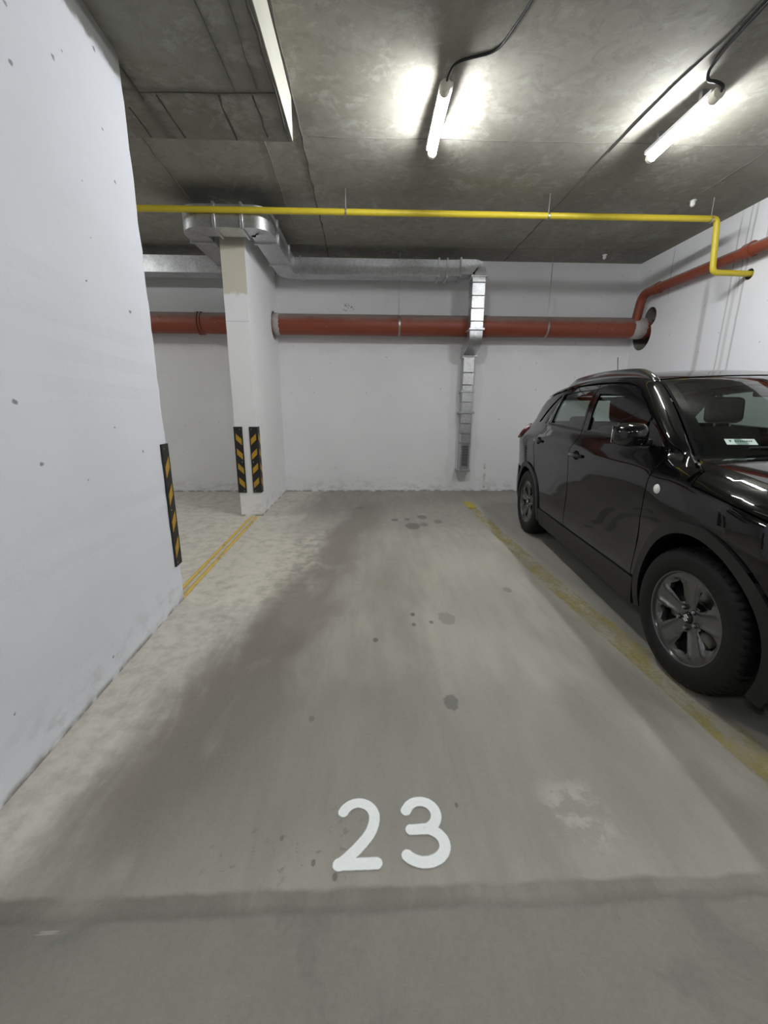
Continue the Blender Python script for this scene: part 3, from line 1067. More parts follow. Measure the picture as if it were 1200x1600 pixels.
zc = ZC - 0.007
tag(tube('power_cable', round_path([(0.86, 1.5, zc), (0.845, 2.45, zc), (0.83, 2.63, zc), (0.75, 2.93, zc), (0.56, 3.0, zc), (0.515, 3.02, zc - .01), (0.484, 3.03, ZL + 0.03), (0.476, 3.05, ZL)], 0.07, 5), 0.0075, 'cable', seg=8),
    'black cable winding over the ceiling to the lamp above the empty bay', 'cable')
tag(tube('power_cable', round_path([(2.02, 1.4, zc), (2.015, 2.6, zc), (2.03, 2.85, zc), (2.055, 3.0, zc - 0.01), (2.07, 3.02, zc - 0.045), (2.13, 3.01, zc - 0.055), (2.18, 3.015, ZL + 0.02), (2.168, 3.04, ZL - 0.01)], 0.05, 5), 0.009, 'cable', seg=8),
    'black cable along the ceiling to the lamp above the car', 'cable')
tag(tube('thin_wire', round_path([(2.0, 1.4, zc + 0.002), (1.985, 2.8, zc + 0.002), (1.945, 3.1, zc + 0.002), (1.93, 3.45, zc + 0.002), (1.925, 3.85, zc + 0.002)], 0.05, 4), 0.0045, 'cable', seg=6),
    'thin black wire stretched along the ceiling beside the lamp above the car', 'wire')
for (x, y), lab in (((3.2, 4.598), 'small white plug in the ceiling above the yellow pipe'), ((3.158, 6.10), 'small white plug in the ceiling near the back corner')):
    t = tag(empty('anchor_plug', (x, y, ZC - 0.05)), lab, 'plug')
    U = under(t)
    U(tube('plug_body', [(x, y, ZC), (x, y, ZC - 0.04), (x, y, ZC - 0.055)], [0.02, 0.022, 0.012], 'plug', seg=12))
    U(tube('plug_rim', [(x, y, ZC), (x, y, ZC - 0.006)], 0.03, 'plug', seg=12))

# ------------------------------------------------------------------ corner guards
def make_guard(corner, d1, d2, z0, z1, label, w=0.085, stripes=(0.10, 0.32, 0.54, 0.76)):
    """L-shaped rubber guard: corner plan point, unit directions of its two legs (from the corner along the faces)"""
    t = tag(empty('corner_guard', (corner[0], corner[1], z0)), label, 'corner guard', 'striped rubber corner guards')
    c, a, b = Vector((*corner, 0)), Vector((*d1, 0)), Vector((*d2, 0))
    th = 0.011
    na, nb = -b, -a      # outward normals of the faces carrying leg a and leg b
    prof = [c + na * th + nb * th, c + na * th + a * w, c + na * 0.002 + a * (w + 0.002), c + a * w * 0.9 + na * 0.0005, c + na * 0.0005 + nb * 0.0005, c + b * w * 0.9 + nb * 0.0005, c + nb * 0.002 + b * (w + 0.002), c + nb * th + b * w]
    bm = bmesh.new()
    lo = [bm.verts.new((p.x, p.y, z0)) for p in prof]
    hi = [bm.verts.new((p.x, p.y, z1)) for p in prof]
    for i in range(len(prof)):
        j = (i + 1) % len(prof)
        bm.faces.new((lo[i], lo[j], hi[j], hi[i]))
    bm.faces.new(lo)
    bm.faces.new(hi)
    o = from_bm('rubber_strip', bm, 'rubber_black')
    under(t)(o)
    H = z1 - z0
    for d, n in ((a, na), (b, nb)):
        for s in stripes:
            # parallelogram rising towards the outer edge of each leg... slanting down to the corner
            zt = z1 - s * H
            q = [(0.010, zt), (w - 0.012, zt - 0.062), (w - 0.012, zt - 0.132), (0.010, zt - 0.070)]
            V = []
            for e in (0.0005, 0.0025):
                for u, zz in q:
                    p = c + d * u + n * (th + e)
                    V.append((p.x, p.y, zz))
            F = [(4, 5, 6, 7), (0, 3, 2, 1), (0, 1, 5, 4), (1, 2, 6, 5), (2, 3, 7, 6), (3, 0, 4, 7)]
            under(t)(mesh_obj('stripe', V, F, 'rubber_yellow'))
        for zz in (z1 - 0.028, (z0 + z1) / 2 - 0.02, z0 + 0.022):
            p = c + d * (w * 0.72) + n * th
            under(t)(tube('screw', [(p.x, p.y, zz), tuple((p + n * 0.003) + Vector((0, 0, zz)))], 0.0055, 'steel', seg=10))
    return t
make_guard((-1.285, 4.922), (-1, 0), (0, 1), 0.288, 1.056, 'black and yellow corner guard on the right edge of the pillar')
make_guard((-1.535, 4.922), (1, 0), (0, 1), 0.288, 1.056, 'black and yellow corner guard on the left edge of the pillar')
_w = Vector((0.113, -2.672)).normalized()
make_guard((-1.268, 2.672), (_w.x, _w.y), (-1, 0), 0.262, 1.052, 'black and yellow corner guard on the end of the near left wall', 0.082)

# ------------------------------------------------------------------ floor markings
def ribbon(name, pts, widths, mat, z=0.0025, parent=None, cols=6):
    """flat painted stroke along pts with an 'across' attribute from edge to edge"""
    V, F, A = [], [], []
    n = len(pts)
    for i, (x, y) in enumerate(pts):
        a, b = pts[max(i - 1, 0)], pts[min(i + 1, n - 1)]
        tx, ty = b[0] - a[0], b[1] - a[1]
        L = math.hypot(tx, ty) or 1
        nx, ny = -ty / L, tx / L
        w = widths[i] if isinstance(widths, (list, tuple)) else widths
        for j in range(cols + 1):
            u = j / cols
            V.append((x + nx * (u - .5) * w, y + ny * (u - .5) * w, z))
            A.append(u)
    for i in range(n - 1):
        for j in range(cols):
            p = i * (cols + 1) + j
            F.append((p, p + 1, p + cols + 2, p + cols + 1))
    o = mesh_obj(name, V, F, mat, parent)
    at = o.data.attributes.new('across', 'FLOAT', 'POINT')
    at.data.foreach_set('value', A)
    return o
L1 = densify([(-1.375, 4.90), (-1.345, 3.8), (-1.312, 2.60)], 0.06, False)
tag(ribbon('parking_line', L1, 0.105, 'line_left', 0.002), 'worn yellow parking line between the left wall and the pillar', 'parking line')
L2 = densify([(1.368, 5.655), (1.36, 4.4), (1.37, 3.0), (1.44, 1.8), (1.465, 1.0), (1.465, 0.84)], 0.06, False)
tag(ribbon('parking_line', L2, [0.118 if p[1] > 5 else (0.12 + 0.05 * min(1, (5 - p[1]) / 3)) for p in L2], 'line_right', 0.002), 'faded yellow parking line beside the black car', 'parking line')

num = tag(empty('bay_number', (0.07, 1.0, 0)), 'white stencilled number 23 painted on the floor of the bay', 'number')
SW = 0.040
def arc(cx, cy, rx, ry, a0, a1, n=18):
    return [(cx + rx * math.cos(math.radians(a0 + (a1 - a0) * i / n)), cy + ry * math.sin(math.radians(a0 + (a1 - a0) * i / n))) for i in range(n + 1)]
def digit(strokes, ox, oy, sx, sy, name):
    """one painted patch per digit: a fine grid carrying its distance to the brush strokes"""
    P = []
    for pts in strokes:
        P += densify([(ox + x * sx, oy + y * sy) for x, y in pts], 0.002, False)
    P = np.array(P)
    st = 0.003
    gx = np.arange(P[:, 0].min() - SW * .8, P[:, 0].max() + SW * .8, st)
    gy = np.arange(P[:, 1].min() - SW * .8, P[:, 1].max() + SW * .8, st)
    X, Y = np.meshgrid(gx, gy)
    D = np.full(X.shape, 9.0)
    for a, b in P:
        D = np.minimum(D, np.hypot(X - a, Y - b))
    keep = D < SW * 0.62
    idx = -np.ones(X.shape, int)
    V, A, F = [], [], []
    q = keep[:-1, :-1] & keep[1:, :-1] & keep[:-1, 1:] & keep[1:, 1:]
    use = np.zeros(X.shape, bool)
    use[:-1, :-1] |= q; use[1:, :-1] |= q; use[:-1, 1:] |= q; use[1:, 1:] |= q
    for r, c in zip(*np.nonzero(use)):
        idx[r, c] = len(V)
        V.append((float(X[r, c]), float(Y[r, c]), 0.003))
        A.append(0.5 + float(D[r, c]) / SW)
    for r, c in zip(*np.nonzero(q)):
        F.append((int(idx[r, c]), int(idx[r, c + 1]), int(idx[r + 1, c + 1]), int(idx[r + 1, c])))
    o = mesh_obj(name, V, F, 'number')
    at = o.data.attributes.new('across', 'FLOAT', 'POINT')
    at.data.foreach_set('value', A)
    under(num)(o)
    return o
two = arc(0.50, 0.70, 0.40, 0.25, 155, 0, 20)[0:] + [(0.88, 0.60), (0.80, 0.47), (0.62, 0.33), (0.40, 0.19), (0.12, 0.045)]
def smooth_pts(p, it=2):
    for _ in range(it):
        q = [p[0]]
        for a, b in zip(p, p[1:]):
            q += [(a[0] * .75 + b[0] * .25, a[1] * .75 + b[1] * .25), (a[0] * .25 + b[0] * .75, a[1] * .25 + b[1] * .75)]
        q.append(p[-1])
        p = q
    return p
NY0, NH = 0.904, 0.212
digit([smooth_pts(two + [(0.10, 0.05)]), [(0.10, 0.055), (0.93, 0.055)]], -0.105, NY0, 0.132, NH, 'digit_two')
three_top = arc(0.42, 0.725, 0.38, 0.222, 150, -90, 24)
three_bot = arc(0.40, 0.28, 0.49, 0.235, 90, -145, 26)
digit([smooth_pts([(0.06, 0.80)] + three_top[1:] + [(0.14, 0.503)], 1), smooth_pts([(0.14, 0.503), (0.30, 0.503)] + three_bot[1:], 1)], 0.108, NY0, 0.130, NH, 'digit_three')

# ------------------------------------------------------------------ the car
class Curve:
    """monotone cubic interpolation on numpy arrays"""
    def __init__(self, pts):
        p = np.array(sorted(pts), float)
        self.x, self.y = p[:, 0], p[:, 1]
        h = np.diff(self.x)
        d = np.diff(self.y) / h
        m = np.zeros_like(self.x)
        for i in range(1, len(m) - 1):
            if d[i - 1] * d[i] > 0:
                w1, w2 = 2 * h[i] + h[i - 1], h[i] + 2 * h[i - 1]
                m[i] = (w1 + w2) / (w1 / d[i - 1] + w2 / d[i])
        m[0], m[-1] = d[0], d[-1]
        self.m, self.h = m, h
    def __call__(self, t):
        t = np.clip(np.asarray(t, float), self.x[0], self.x[-1])
        i = np.clip(np.searchsorted(self.x, t) - 1, 0, len(self.h) - 1)
        h = self.h[i]
        s = (t - self.x[i]) / h
        return ((2 * s**3 - 3 * s**2 + 1) * self.y[i] + (s**3 - 2 * s**2 + s) * h * self.m[i]
                + (-2 * s**3 + 3 * s**2) * self.y[i + 1] + (s**3 - s**2) * h * self.m[i + 1])

def sst(a, b, x):
    t = np.clip((np.asarray(x, float) - a) / (b - a), 0, 1)
    return t * t * (3 - 2 * t)

_zb = np.polyfit(*np.array([(-2.1, 1.150), (-1.7, 1.137), (-1.3, 1.124), (-.6, 1.102), (0, 1.083), (0.5, 1.068), (0.8, 1.056), (0.98, 1.044), (1.3, 1.006), (1.7, 0.938), (1.95, 0.875), (2.1, 0.82)]).T, 6)
def ZBELT(x):
    return np.polyval(_zb, np.asarray(x, float))
P_CAB = Curve([(-1.0, .79), (-.9, .83), (-.78, .856), (-.65, .864), (-.5, .862), (-.3, .872), (-.16, .882), (-.115, .881), (-.085, .866), (-.05, .842), (-.02, .822),
               (0, .810), (.03, .797), (.15, .757), (.3, .69), (.4, .63), (.46, .57), (.52, .47)])
P_FEN = Curve([(-1.0, .79), (-.9, .83), (-.78, .856), (-.65, .864), (-.5, .866), (-.3, .874), (-.2, .879), (-.13, .876), (-.08, .860), (-.045, .832), (-.015, .785), (0, .745), (.03, .69), (.52, .60)])
XS_R = Curve([(0.0, -1.62), (1.0, -1.62), (1.15, -1.56), (1.45, -1.25), (1.6, -1.15)])
XE_R = Curve([(0.15, -1.88), (0.45, -2.0), (0.95, -2.0), (1.1, -1.965), (1.3, -1.86), (1.5, -1.72), (1.6, -1.65)])
N_R = Curve([(0.0, 3.4), (1.0, 3.4), (1.2, 2.6), (1.6, 2.5)])
XE_F = Curve([(0.15, 1.98), (0.45, 2.08), (0.8, 2.07), (0.95, 2.0), (1.1, 1.9)])
XS_F = 1.45
N_F = 2.6

def w_base(x, z):
    x, z = np.asarray(x, float), np.asarray(z, float)
    d = z - ZBELT(x)
    k = sst(0.80, 1.02, x)
    w = P_CAB(d) * (1 - k) + P_FEN(d) * k
    low = 1 - 0.07 * np.clip((-x - 1.0) / .95, 0, None) ** 2 - 0.10 * np.clip((x - 1.35) / .7, 0, None) ** 2
    hi = 1 - 0.12 * np.clip((-x - .6) / 1.1, 0, None) ** 2 - 0.10 * np.clip((x - 1.35) / .7, 0, None) ** 2
    q = sst(-0.22, 0.02, d)
    w = w * (low * (1 - q) + hi * q)
    for xc in (-1.25, 1.25):
        w = w + 0.012 * np.exp(-((x - xc) / .36) ** 2 - ((z - .74) / .17) ** 2)
    return w

def W(x, z):
    w = w_base(x, z)
    xs, xe, n = XS_R(z), XE_R(z), N_R(z)
    c = np.clip((xs - x) / (xs - xe), 0, 0.9999)
    w = w * (1 - c ** n) ** (1 / n)
    xe = XE_F(z)
    c = np.clip((x - XS_F) / (xe - XS_F), 0, 0.9999)
    return w * (1 - c ** N_F) ** (1 / N_F)

def side(s):
    return lambda x, z: np.stack([x, s * W(x, z), z], 1)

CAP = 0.85      # cap parameter: a = angle * CAP (about metres across), b = z
def cap_rear(a, z):
    ph = a / CAP
    n = N_R(z)
    c, s = np.cos(ph), np.sin(ph)
    rho = (np.abs(c) ** n + np.abs(s) ** n) ** (-1 / n)
    xs, xe = XS_R(z), XE_R(z)
    x = xs - (xs - xe) * rho * c
    return np.stack([x, w_base(x, z) * rho * s, z], 1)

def cap_front(a, z):
    ph = a / CAP
    n = N_F
    c, s = np.cos(ph), np.sin(ph)
    rho = (np.abs(c) ** n + np.abs(s) ** n) ** (-1 / n)
    xe = XE_F(z)
    x = XS_F + (xe - XS_F) * rho * c
    return np.stack([x, w_base(x, z) * rho * s, z], 1)

# upper edge of the body: foot of the windscreen pillar, roof edge, tail
_E = [(-.14, 1.05, .755, 1.000), (0, .955, .735, 1.050), (.15, .84, .708, 1.130), (.32, .70, .672, 1.224), (.5, .55, .636, 1.318), (.68, .405, .604, 1.402), (.8, .31, .588, 1.447), (.9, .21, .580, 1.470),
      (1.05, .08, .576, 1.486), (1.3, -.15, .575, 1.500), (1.55, -.4, .573, 1.506), (1.95, -.8, .565, 1.497), (2.3, -1.15, .548, 1.472), (2.5, -1.35, .530, 1.446), (2.75, -1.60, .50, 1.405)]
EX = Curve([(e[0], e[1]) for e in _E]); EY = Curve([(e[0], e[2]) for e in _E]); EZ = Curve([(e[0], e[3]) for e in _E])
BX = Curve([(0, .245), (.3, .19), (.6, .11), (.82, .075), (.95, .03), (1.1, 0.0), (2.3, -0.0), (2.75, -.10)])
BZ = Curve([(0, .012), (.4, .025), (.82, .022), (1.05, .040), (1.5, .048), (2.3, .040), (2.75, .03)])
def top(u, v):
    b = 1 - v * v
    return np.stack([EX(u) + BX(u) * b, EY(u) * v, EZ(u) + BZ(u) * b], 1)
# lower edge of the roof-side patch, on the body side
_S = [(-.14, 1.09, .965), (0, .985, 1.022), (.15, .865, 1.088), (.32, .715, 1.178), (.5, .56, 1.268), (.68, .405, 1.352), (.8, .30, 1.400), (.9, .205, 1.427), (1.05, .08, 1.447), (1.3, -.15, 1.461),
      (1.55, -.4, 1.466), (1.95, -.8, 1.455), (2.3, -1.15, 1.425), (2.5, -1.35, 1.392), (2.75, -1.60, 1.34)]
SX = Curve([(e[0], e[1]) for e in _S]); SZ = Curve([(e[0], e[2]) for e in _S])
def roof_side(s):
    def f(u, v):
        sx, sz = SX(u), SZ(u)
        sy = W(sx, sz)
        ex, ey, ez = EX(u), EY(u), EZ(u)
        cx, cy, cz = (sx + ex) / 2 + 0.012 * (1 - sst(.7, 1.0, u)), sy - 0.022, ez - 0.006
        a, b, c = (1 - v) ** 2, 2 * v * (1 - v), v * v
        return np.stack([sx * a + cx * b + ex * c, s * (sy * a + cy * b + ey * c), sz * a + cz * b + ez * c], 1)
    return f

def hood_map(u, v):
    """u = 0 at the windscreen .. 1 at the nose, v = -1 .. 1"""
    xb = 1.0 + 0.20 * (1 - v * v)
    xf = 1.80 + 0.17 * (1 - np.abs(v) ** 2.4)
    x = xb + (xf - xb) * u
    ye = W(np.minimum(x, 1.80), ZBELT(np.minimum(x, 1.80)))
    z = ZBELT(x) + 0.058 * (1 - np.abs(v) ** 2.2) - 0.02 * sst(.8, 1.0, u)
    return np.stack([x, ye * v, z], 1)

CAR = tag(empty('car', (2.4025, 2.8903, 0.0), math.radians(-94.3635)), 'black compact SUV parked nose-out beside the right wall', 'car')
REF = (0, 0, 0.75)

def arch(xc, r, a0, a1, n=26, zc=0.335):
    return [(xc + r * math.cos(math.radians(a0 + (a1 - a0) * i / n)), zc + r * math.sin(math.radians(a0 + (a1 - a0) * i / n))) for i in range(n + 1)]

RF, ZF = 0.418, 0.36     # front arch, a little larger and further forward
RA = 0.405         # edge of the painted panels round the wheel
Z0 = 0.365         # bottom of the doors
A_IN = math.degrees(math.asin((Z0 - .335) / RA))

front_door = [(.80, Z0), (.825, .70), (.865, .95), (.868, 1.05), (.845, 1.085), (.70, 1.172), (.55, 1.258), (.40, 1.340), (.29, 1.391), (.20, 1.415), (.08, 1.433), (-.10, 1.445), (-.298, 1.450),
              (-.24, 1.25), (-.188, 1.07), (-.196, .95), (-.212, .45), (-.205, Z0)]
front_win = [(.655, 1.098), (.592, 1.218), (.45, 1.296), (.33, 1.352), (.22, 1.387), (.10, 1.404), (-.10, 1.415), (-.235, 1.418), (-.18, 1.25), (-.128, 1.122), (.3, 1.108)]
sail = [(.812, 1.083), (.648, 1.094), (.592, 1.212), (.70, 1.160)]
rear_door = [(-.215, Z0), (-.222, .45), (-.206, .95), (-.198, 1.07), (-.25, 1.25), (-.308, 1.450), (-.6, 1.450), (-.80, 1.440), (-.955, 1.428), (-.965, 1.30), (-.985, 1.135),
             (-1.045, 1.03), (-1.065, .93), (-1.03, .80)] + arch(-1.25, RA + 0.02, 55, 20, 8)[::1] + [(-.835, .42), (-.83, Z0)]
rear_win = [(-.225, 1.125), (-.275, 1.25), (-.335, 1.418), (-.6, 1.418), (-.78, 1.410), (-.905, 1.398), (-.912, 1.25), (-.915, 1.150), (-.6, 1.138)]
quarter_win = [(-.972, 1.155), (-.968, 1.30), (-.965, 1.400), (-1.04, 1.372), (-1.15, 1.300), (-1.27, 1.215), (-1.365, 1.145), (-1.36, 1.142), (-1.16, 1.150)]

def split_x(z):
    return float(XS_R(z) - 0.62 * (XS_R(z) - XE_R(z)))
QS = [(split_x(z), z) for z in np.linspace(0.66, 1.35, 20)]
quarter = ([(-.995, 1.128), (-.975, 1.30), (-.965, 1.424), (-1.15, 1.405), (-1.30, 1.38), (-1.42, 1.355)] + [q for q in QS[::-1]]
           + arch(-1.25, RA, 147, 57, 20)[0:] + [(-1.042, .80), (-1.077, .93), (-1.055, 1.03)])
lamp_hole = None
FS = [(XS_F + 0.62 * (float(XE_F(z)) - XS_F), z) for z in np.linspace(0.62, 0.86, 8)]
def hood_line(x):
    return float(ZBELT(x)) - 0.088
fender = ([(.807, Z0), (.832, .70), (.872, .95), (.875, 1.076), (.93, 1.048), (.985, 1.018), (1.14, 1.004), (1.17, hood_line(1.17))] + [(x, hood_line(x)) for x in np.linspace(1.22, 1.70, 10)]
          + [FS[-1]] + FS[::-1][1:] + [(1.58, .62)] + arch(1.28, RF, 36, 176, 30, ZF))
bonnet_side = ([(1.15, 1.002)] + [(x, hood_line(x) + 0.006) for x in np.linspace(1.175, 1.70, 12)] + [(1.735, hood_line(1.735) + .02)]
               + [(x, float(ZBELT(x)) - 0.001) for x in np.linspace(1.735, 1.02, 14)])

for s, sd in ((-1, 'right'), (1, 'left')):
    m = side(s)
    fd = panel('front_door', front_door, m, 'paint', CAR, [front_win], 0.035, 0.014, 0, REF)
    panel('window_glass', front_win, m, 'glass_clear', fd, [], 0.05, 0.0, -0.010, REF)
    panel('mirror_sail', sail, m, 'plastic', fd, [], 0.03, 0.004, 0.003, REF)
    dfl = front_win
    defl = [(.592, 1.228), (.45, 1.312), (.33, 1.372), (.22, 1.408), (.10, 1.428), (-.10, 1.440), (-.245, 1.444), (-.222, 1.378), (-.08, 1.374), (.10, 1.362), (.22, 1.342), (.33, 1.305), (.45, 1.245), (.585, 1.165)]
    panel('wind_deflector', defl, m, 'deflector', fd, [], 0.03, 0.004, 0.008, REF)
    rd = panel('rear_door', rear_door, m, 'paint', CAR, [rear_win], 0.035, 0.014, 0, REF)
    panel('window_glass', rear_win, m, 'glass_dark', rd, [], 0.05, 0.0, -0.010, REF)
    # glossy divider trims between the windows
    panel('pillar_trim', [(-.122, 1.118), (-.17, 1.25), (-.228, 1.420), (-.290, 1.420), (-.238, 1.25), (-.196, 1.118)], m, 'gloss_trim', fd, [], 0.03, 0.004, 0.003, REF)
    panel('pillar_trim', [(-.206, 1.120), (-.250, 1.25), (-.302, 1.420), (-.338, 1.420), (-.278, 1.25), (-.228, 1.122)], m, 'gloss_trim', rd, [], 0.03, 0.004, 0.003, REF)
    panel('pillar_trim', [(-.908, 1.146), (-.908, 1.402), (-.953, 1.402), (-.975, 1.15)], m, 'gloss_trim', rd, [], 0.03, 0.004, 0.004, REF)
    q = panel('rear_quarter', quarter, m, 'paint', CAR, [quarter_win], 0.035, 0.014, 0, REF)
    panel('quarter_glass', quarter_win, m, 'glass_dark', q, [], 0.05, 0.0, -0.008, REF)
    panel('front_fender', fender, m, 'paint', CAR, [], 0.035, 0.014, 0, REF)
    panel('bonnet_flank', bonnet_side, m, 'paint', CAR, [], 0.025, 0.010, 0.001, REF)
    # belt weather strips
    for d, pts in ((fd, [(.80, 1.078), (-.18, 1.104), (-.18, 1.118), (.65, 1.094), (.80, 1.086)]), (rd, [(-.208, 1.105), (-.98, 1.132), (-.98, 1.146), (-.6, 1.136), (-.21, 1.119)])):
        panel('belt_moulding', pts, m, 'plastic', d, [], 0.03, 0.006, 0.005, REF)
    # door handles: flat black oval standing in for the recess shade, plus bar
    for d, hx, hz in ((fd, -.065, .942), (rd, -.945, .982)):
        panel('handle_shade', [(hx + .055 * math.cos(a), hz + .034 * math.sin(a)) for a in np.linspace(0, 2 * math.pi, 20, False)], m, 'gap', d, [], 0.03, 0.0, 0.0012, REF)
        bm = bmesh.new()
        bm_box(bm, (-.095, -.009, -.014), (.095, .009, .014), bevel=0.008, seg=3)
        for v in bm.verts:
            v.co.y += 0.020 * (1 - (v.co.x / .095) ** 2)
        h = from_bm('door_handle', bm, 'paint', d, True, 50)
        y = float(W(np.array(hx), np.array(hz)))
        h.location = (hx, s * (y + 0.012), hz)
        if s < 0: h.rotation_euler = (0, 0, math.pi)
        for e in (-.09, .09):
            b = box('handle_mount', (hx + e - .012, s * y - .012, hz - .012), (hx + e + .012, s * y + .016, hz + .012), 'paint', d, 0.004, 2)
    # black cladding: sill and wheel arches
    sill = [(.835, .20), (.845, .36), (-.845, .36), (-.835, .20)]
    panel('sill_cladding', sill, m, 'plastic', CAR, [], 0.04, 0.03, 0.010, REF)
    panel('door_cladding', [(.79, .372), (.80, .50), (-.19, .43), (-.195, .372)], m, 'plastic', fd, [], 0.04, 0.006, 0.004, REF) if False else None
    for xc, za, ro, ri in ((1.28, .36, .428, .376), (-1.25, .335, .413, .362)):
        a0, a1 = (-24, 200) if xc > 0 else (-16, 200)
        ring = arch(xc, ro, a0, a1, 40, za) + arch(xc, ri, a1, a0, 40, za)
        panel('wheel_arch_cladding', ring, m, 'plastic', CAR, [], 0.03, 0.06, 0.012, REF)
        # liner inside the arch
        V, F = [], []
        yo = 0.83
        n = 30
        for i in range(n + 1):
            a = math.radians(-25 + 230 * i / n)
            for yy in (yo, 0.45):
                V.append((xc + (ri + .012) * math.cos(a), s * yy, za + (ri + .012) * math.sin(a)))
        for i in range(n):
            F.append((2 * i, 2 * i + 1, 2 * i + 3, 2 * i + 2))
        c0 = len(V)
        V.append((xc, s * 0.45, za))
        for i in range(n):
            F.append((2 * i + 1, 2 * i + 3, c0))
        mesh_obj('wheel_arch_liner', V, F, 'gap', CAR)
    # pillar and roof side, split at the windscreen head
    panel('windscreen_pillar', [(-.13, 0), (0.80, 0), (0.80, 1), (-.13, 1)], roof_side(s), 'paint', CAR, [], 0.05, 0.0, 0, REF)
    panel('roof_side', [(0.80, 0), (2.68, 0), (2.68, 1), (0.80, 1)], roof_side(s), 'paint', CAR, [], 0.06, 0.0, 0, REF)
    us = np.linspace(0.02, 2.55, 40)
    strip = [(float(SX(u)), float(SZ(u)) + .006) for u in us] + [(float(SX(u)), float(SZ(u)) - .026) for u in us[::-1]]
    panel('cant_rail', strip, m, 'gap', CAR, [], 0.05, 0.0, -0.013, REF)
    # roof rail
    pts = []
    for u in np.linspace(0.80, 2.32, 40):
        hgt = 0.045 * min(1, (u - 0.80) / .22, (2.32 - u) / .18) ** 0.6 + 0.004
        pts.append((float(EX(u)), s * (float(EY(u)) + 0.006), float(EZ(u)) + hgt))
    V, F = [], []
    for i, p in enumerate(pts):
        base = (p[0], p[1], float(EZ(np.linspace(0.80, 2.32, 40)[i])) - 0.006)
        for dy, zz in ((.024, base[2]), (.020, p[2] - .010), (.010, p[2]), (-.010, p[2]), (-.020, p[2] - .010), (-.024, base[2])):
            V.append((p[0], p[1] + dy, zz))
    for i in range(len(pts) - 1):
        for k in range(5):
            F.append((i * 6 + k, i * 6 + k + 1, i * 6 + k + 7, i * 6 + k + 6))
    F.append(tuple(range(5, -1, -1)))
    F.append(tuple((len(pts) - 1) * 6 + k for k in range(6)))
    bm = bmesh.new()
    bv = [bm.verts.new(v) for v in V]
    for f in F: bm.faces.new([bv[i] for i in f])
    rl = from_bm('roof_rail', bm, 'rail', CAR, True, 60)
    rl['label'] = 'silver roof rail'
    # fender garnish behind the wheel arch, under the pillar foot
    g = panel('fender_garnish', [(.905, 1.034), (.995, 1.008), (1.135, .998), (1.128, .955), (.985, .985), (.905, 1.003)], m, 'paint', CAR, [], 0.02, 0.014, 0.008, REF)
    panel('garnish_bar', [(.93, 1.012), (.99, .999), (1.11, .986), (1.11, .972), (.99, .985), (.93, 1.000)], m, 'chrome', g, [], 0.02, 0.006, 0.018, REF) if False else None
    # round side indicator
    ix, iz = .951, .884
    iy = float(W(np.array(ix), np.array(iz)))
    ind = lathe('side_indicator', [(0.0001, 0.012), (.012, .011), (.021, .007), (.025, 0.0)], 'clear_lens', CAR, 24)
    ind.location = (ix, s * iy, iz)
    ind.rotation_euler = (0, 0, 0 if s > 0 else math.pi)
    ind['label'] = 'round clear side indicator'
    # door mirror
    bm = bmesh.new()
    bmesh.ops.create_uvsphere(bm, u_segments=28, v_segments=18, radius=1.0)
    for v in bm.verts:
        x, y, z = v.co
        # blunt at the back (glass side), domed at the front, tapering to the foot
        x2 = x if x > 0 else x * 0.45
        sq = lambda t: math.copysign(abs(t) ** 0.72, t)
        yy = sq(y)
        v.co = (x2 * 0.095, yy * 0.088, sq(z) * (0.066 - 0.008 * yy))
    mi = from_bm('door_mirror', bm, 'paint', CAR, True, 60)
    mi.location = (.715, s * 0.935, 1.138)
    if s < 0: mi.scale = (1, -1, 1)
    mi.rotation_euler = (0, 0, s * math.radians(-8))
    box('mirror_foot', (-.04, -.125, -.062), (.035, -.06, -.022), 'plastic', mi, 0.012, 2)
    box('mirror_glass', (-.047, -.070, -.045), (-.042, .070, .047), 'mirror', mi, 0.002, 1)
    # tail lamp wrapping the corner
    lampo = [(s * CAP * math.radians(a), z) for a, z in ((38, .965), (50, .955), (66, .952), (80, .985), (86, 1.045), (80, 1.085), (60, 1.098), (38, 1.09))]
    tl = panel('tail_lamp', lampo, cap_rear, 'red_lens', CAR, [], 0.03, 0.03, 0.022, (-1.2, 0, 1.0))
    tl['label'] = 'red tail lamp'
    # head lamp
    hl = [(s * CAP * math.radians(a), z) for a, z in ((26, .74), (42, .735), (52, .765), (56, .81), (50, .838), (40, .842), (26, .825))]
    panel('head_lamp', hl, cap_front, 'head_lens', CAR, [], 0.03, 0.03, 0.012, (1.2, 0, .6))
    fl = [(s * CAP * math.radians(40) + .05 * math.cos(a), .42 + .05 * math.sin(a)) for a in np.linspace(0, 2 * math.pi, 20, False)]
    panel('fog_lamp', fl, cap_front, 'clear_lens', CAR, [], 0.03, 0.02, 0.012, (1.2, 0, .6))

AS = CAP * math.radians(54.4)
sc_ref = (0.3, 0, 0.8)
ws = panel('windscreen', [(0.0, -.965), (0.815, -.965), (0.815, .965), (0.0, .965)], top, 'glass_clear', CAR, [], 0.06, 0.0, -0.004, sc_ref)
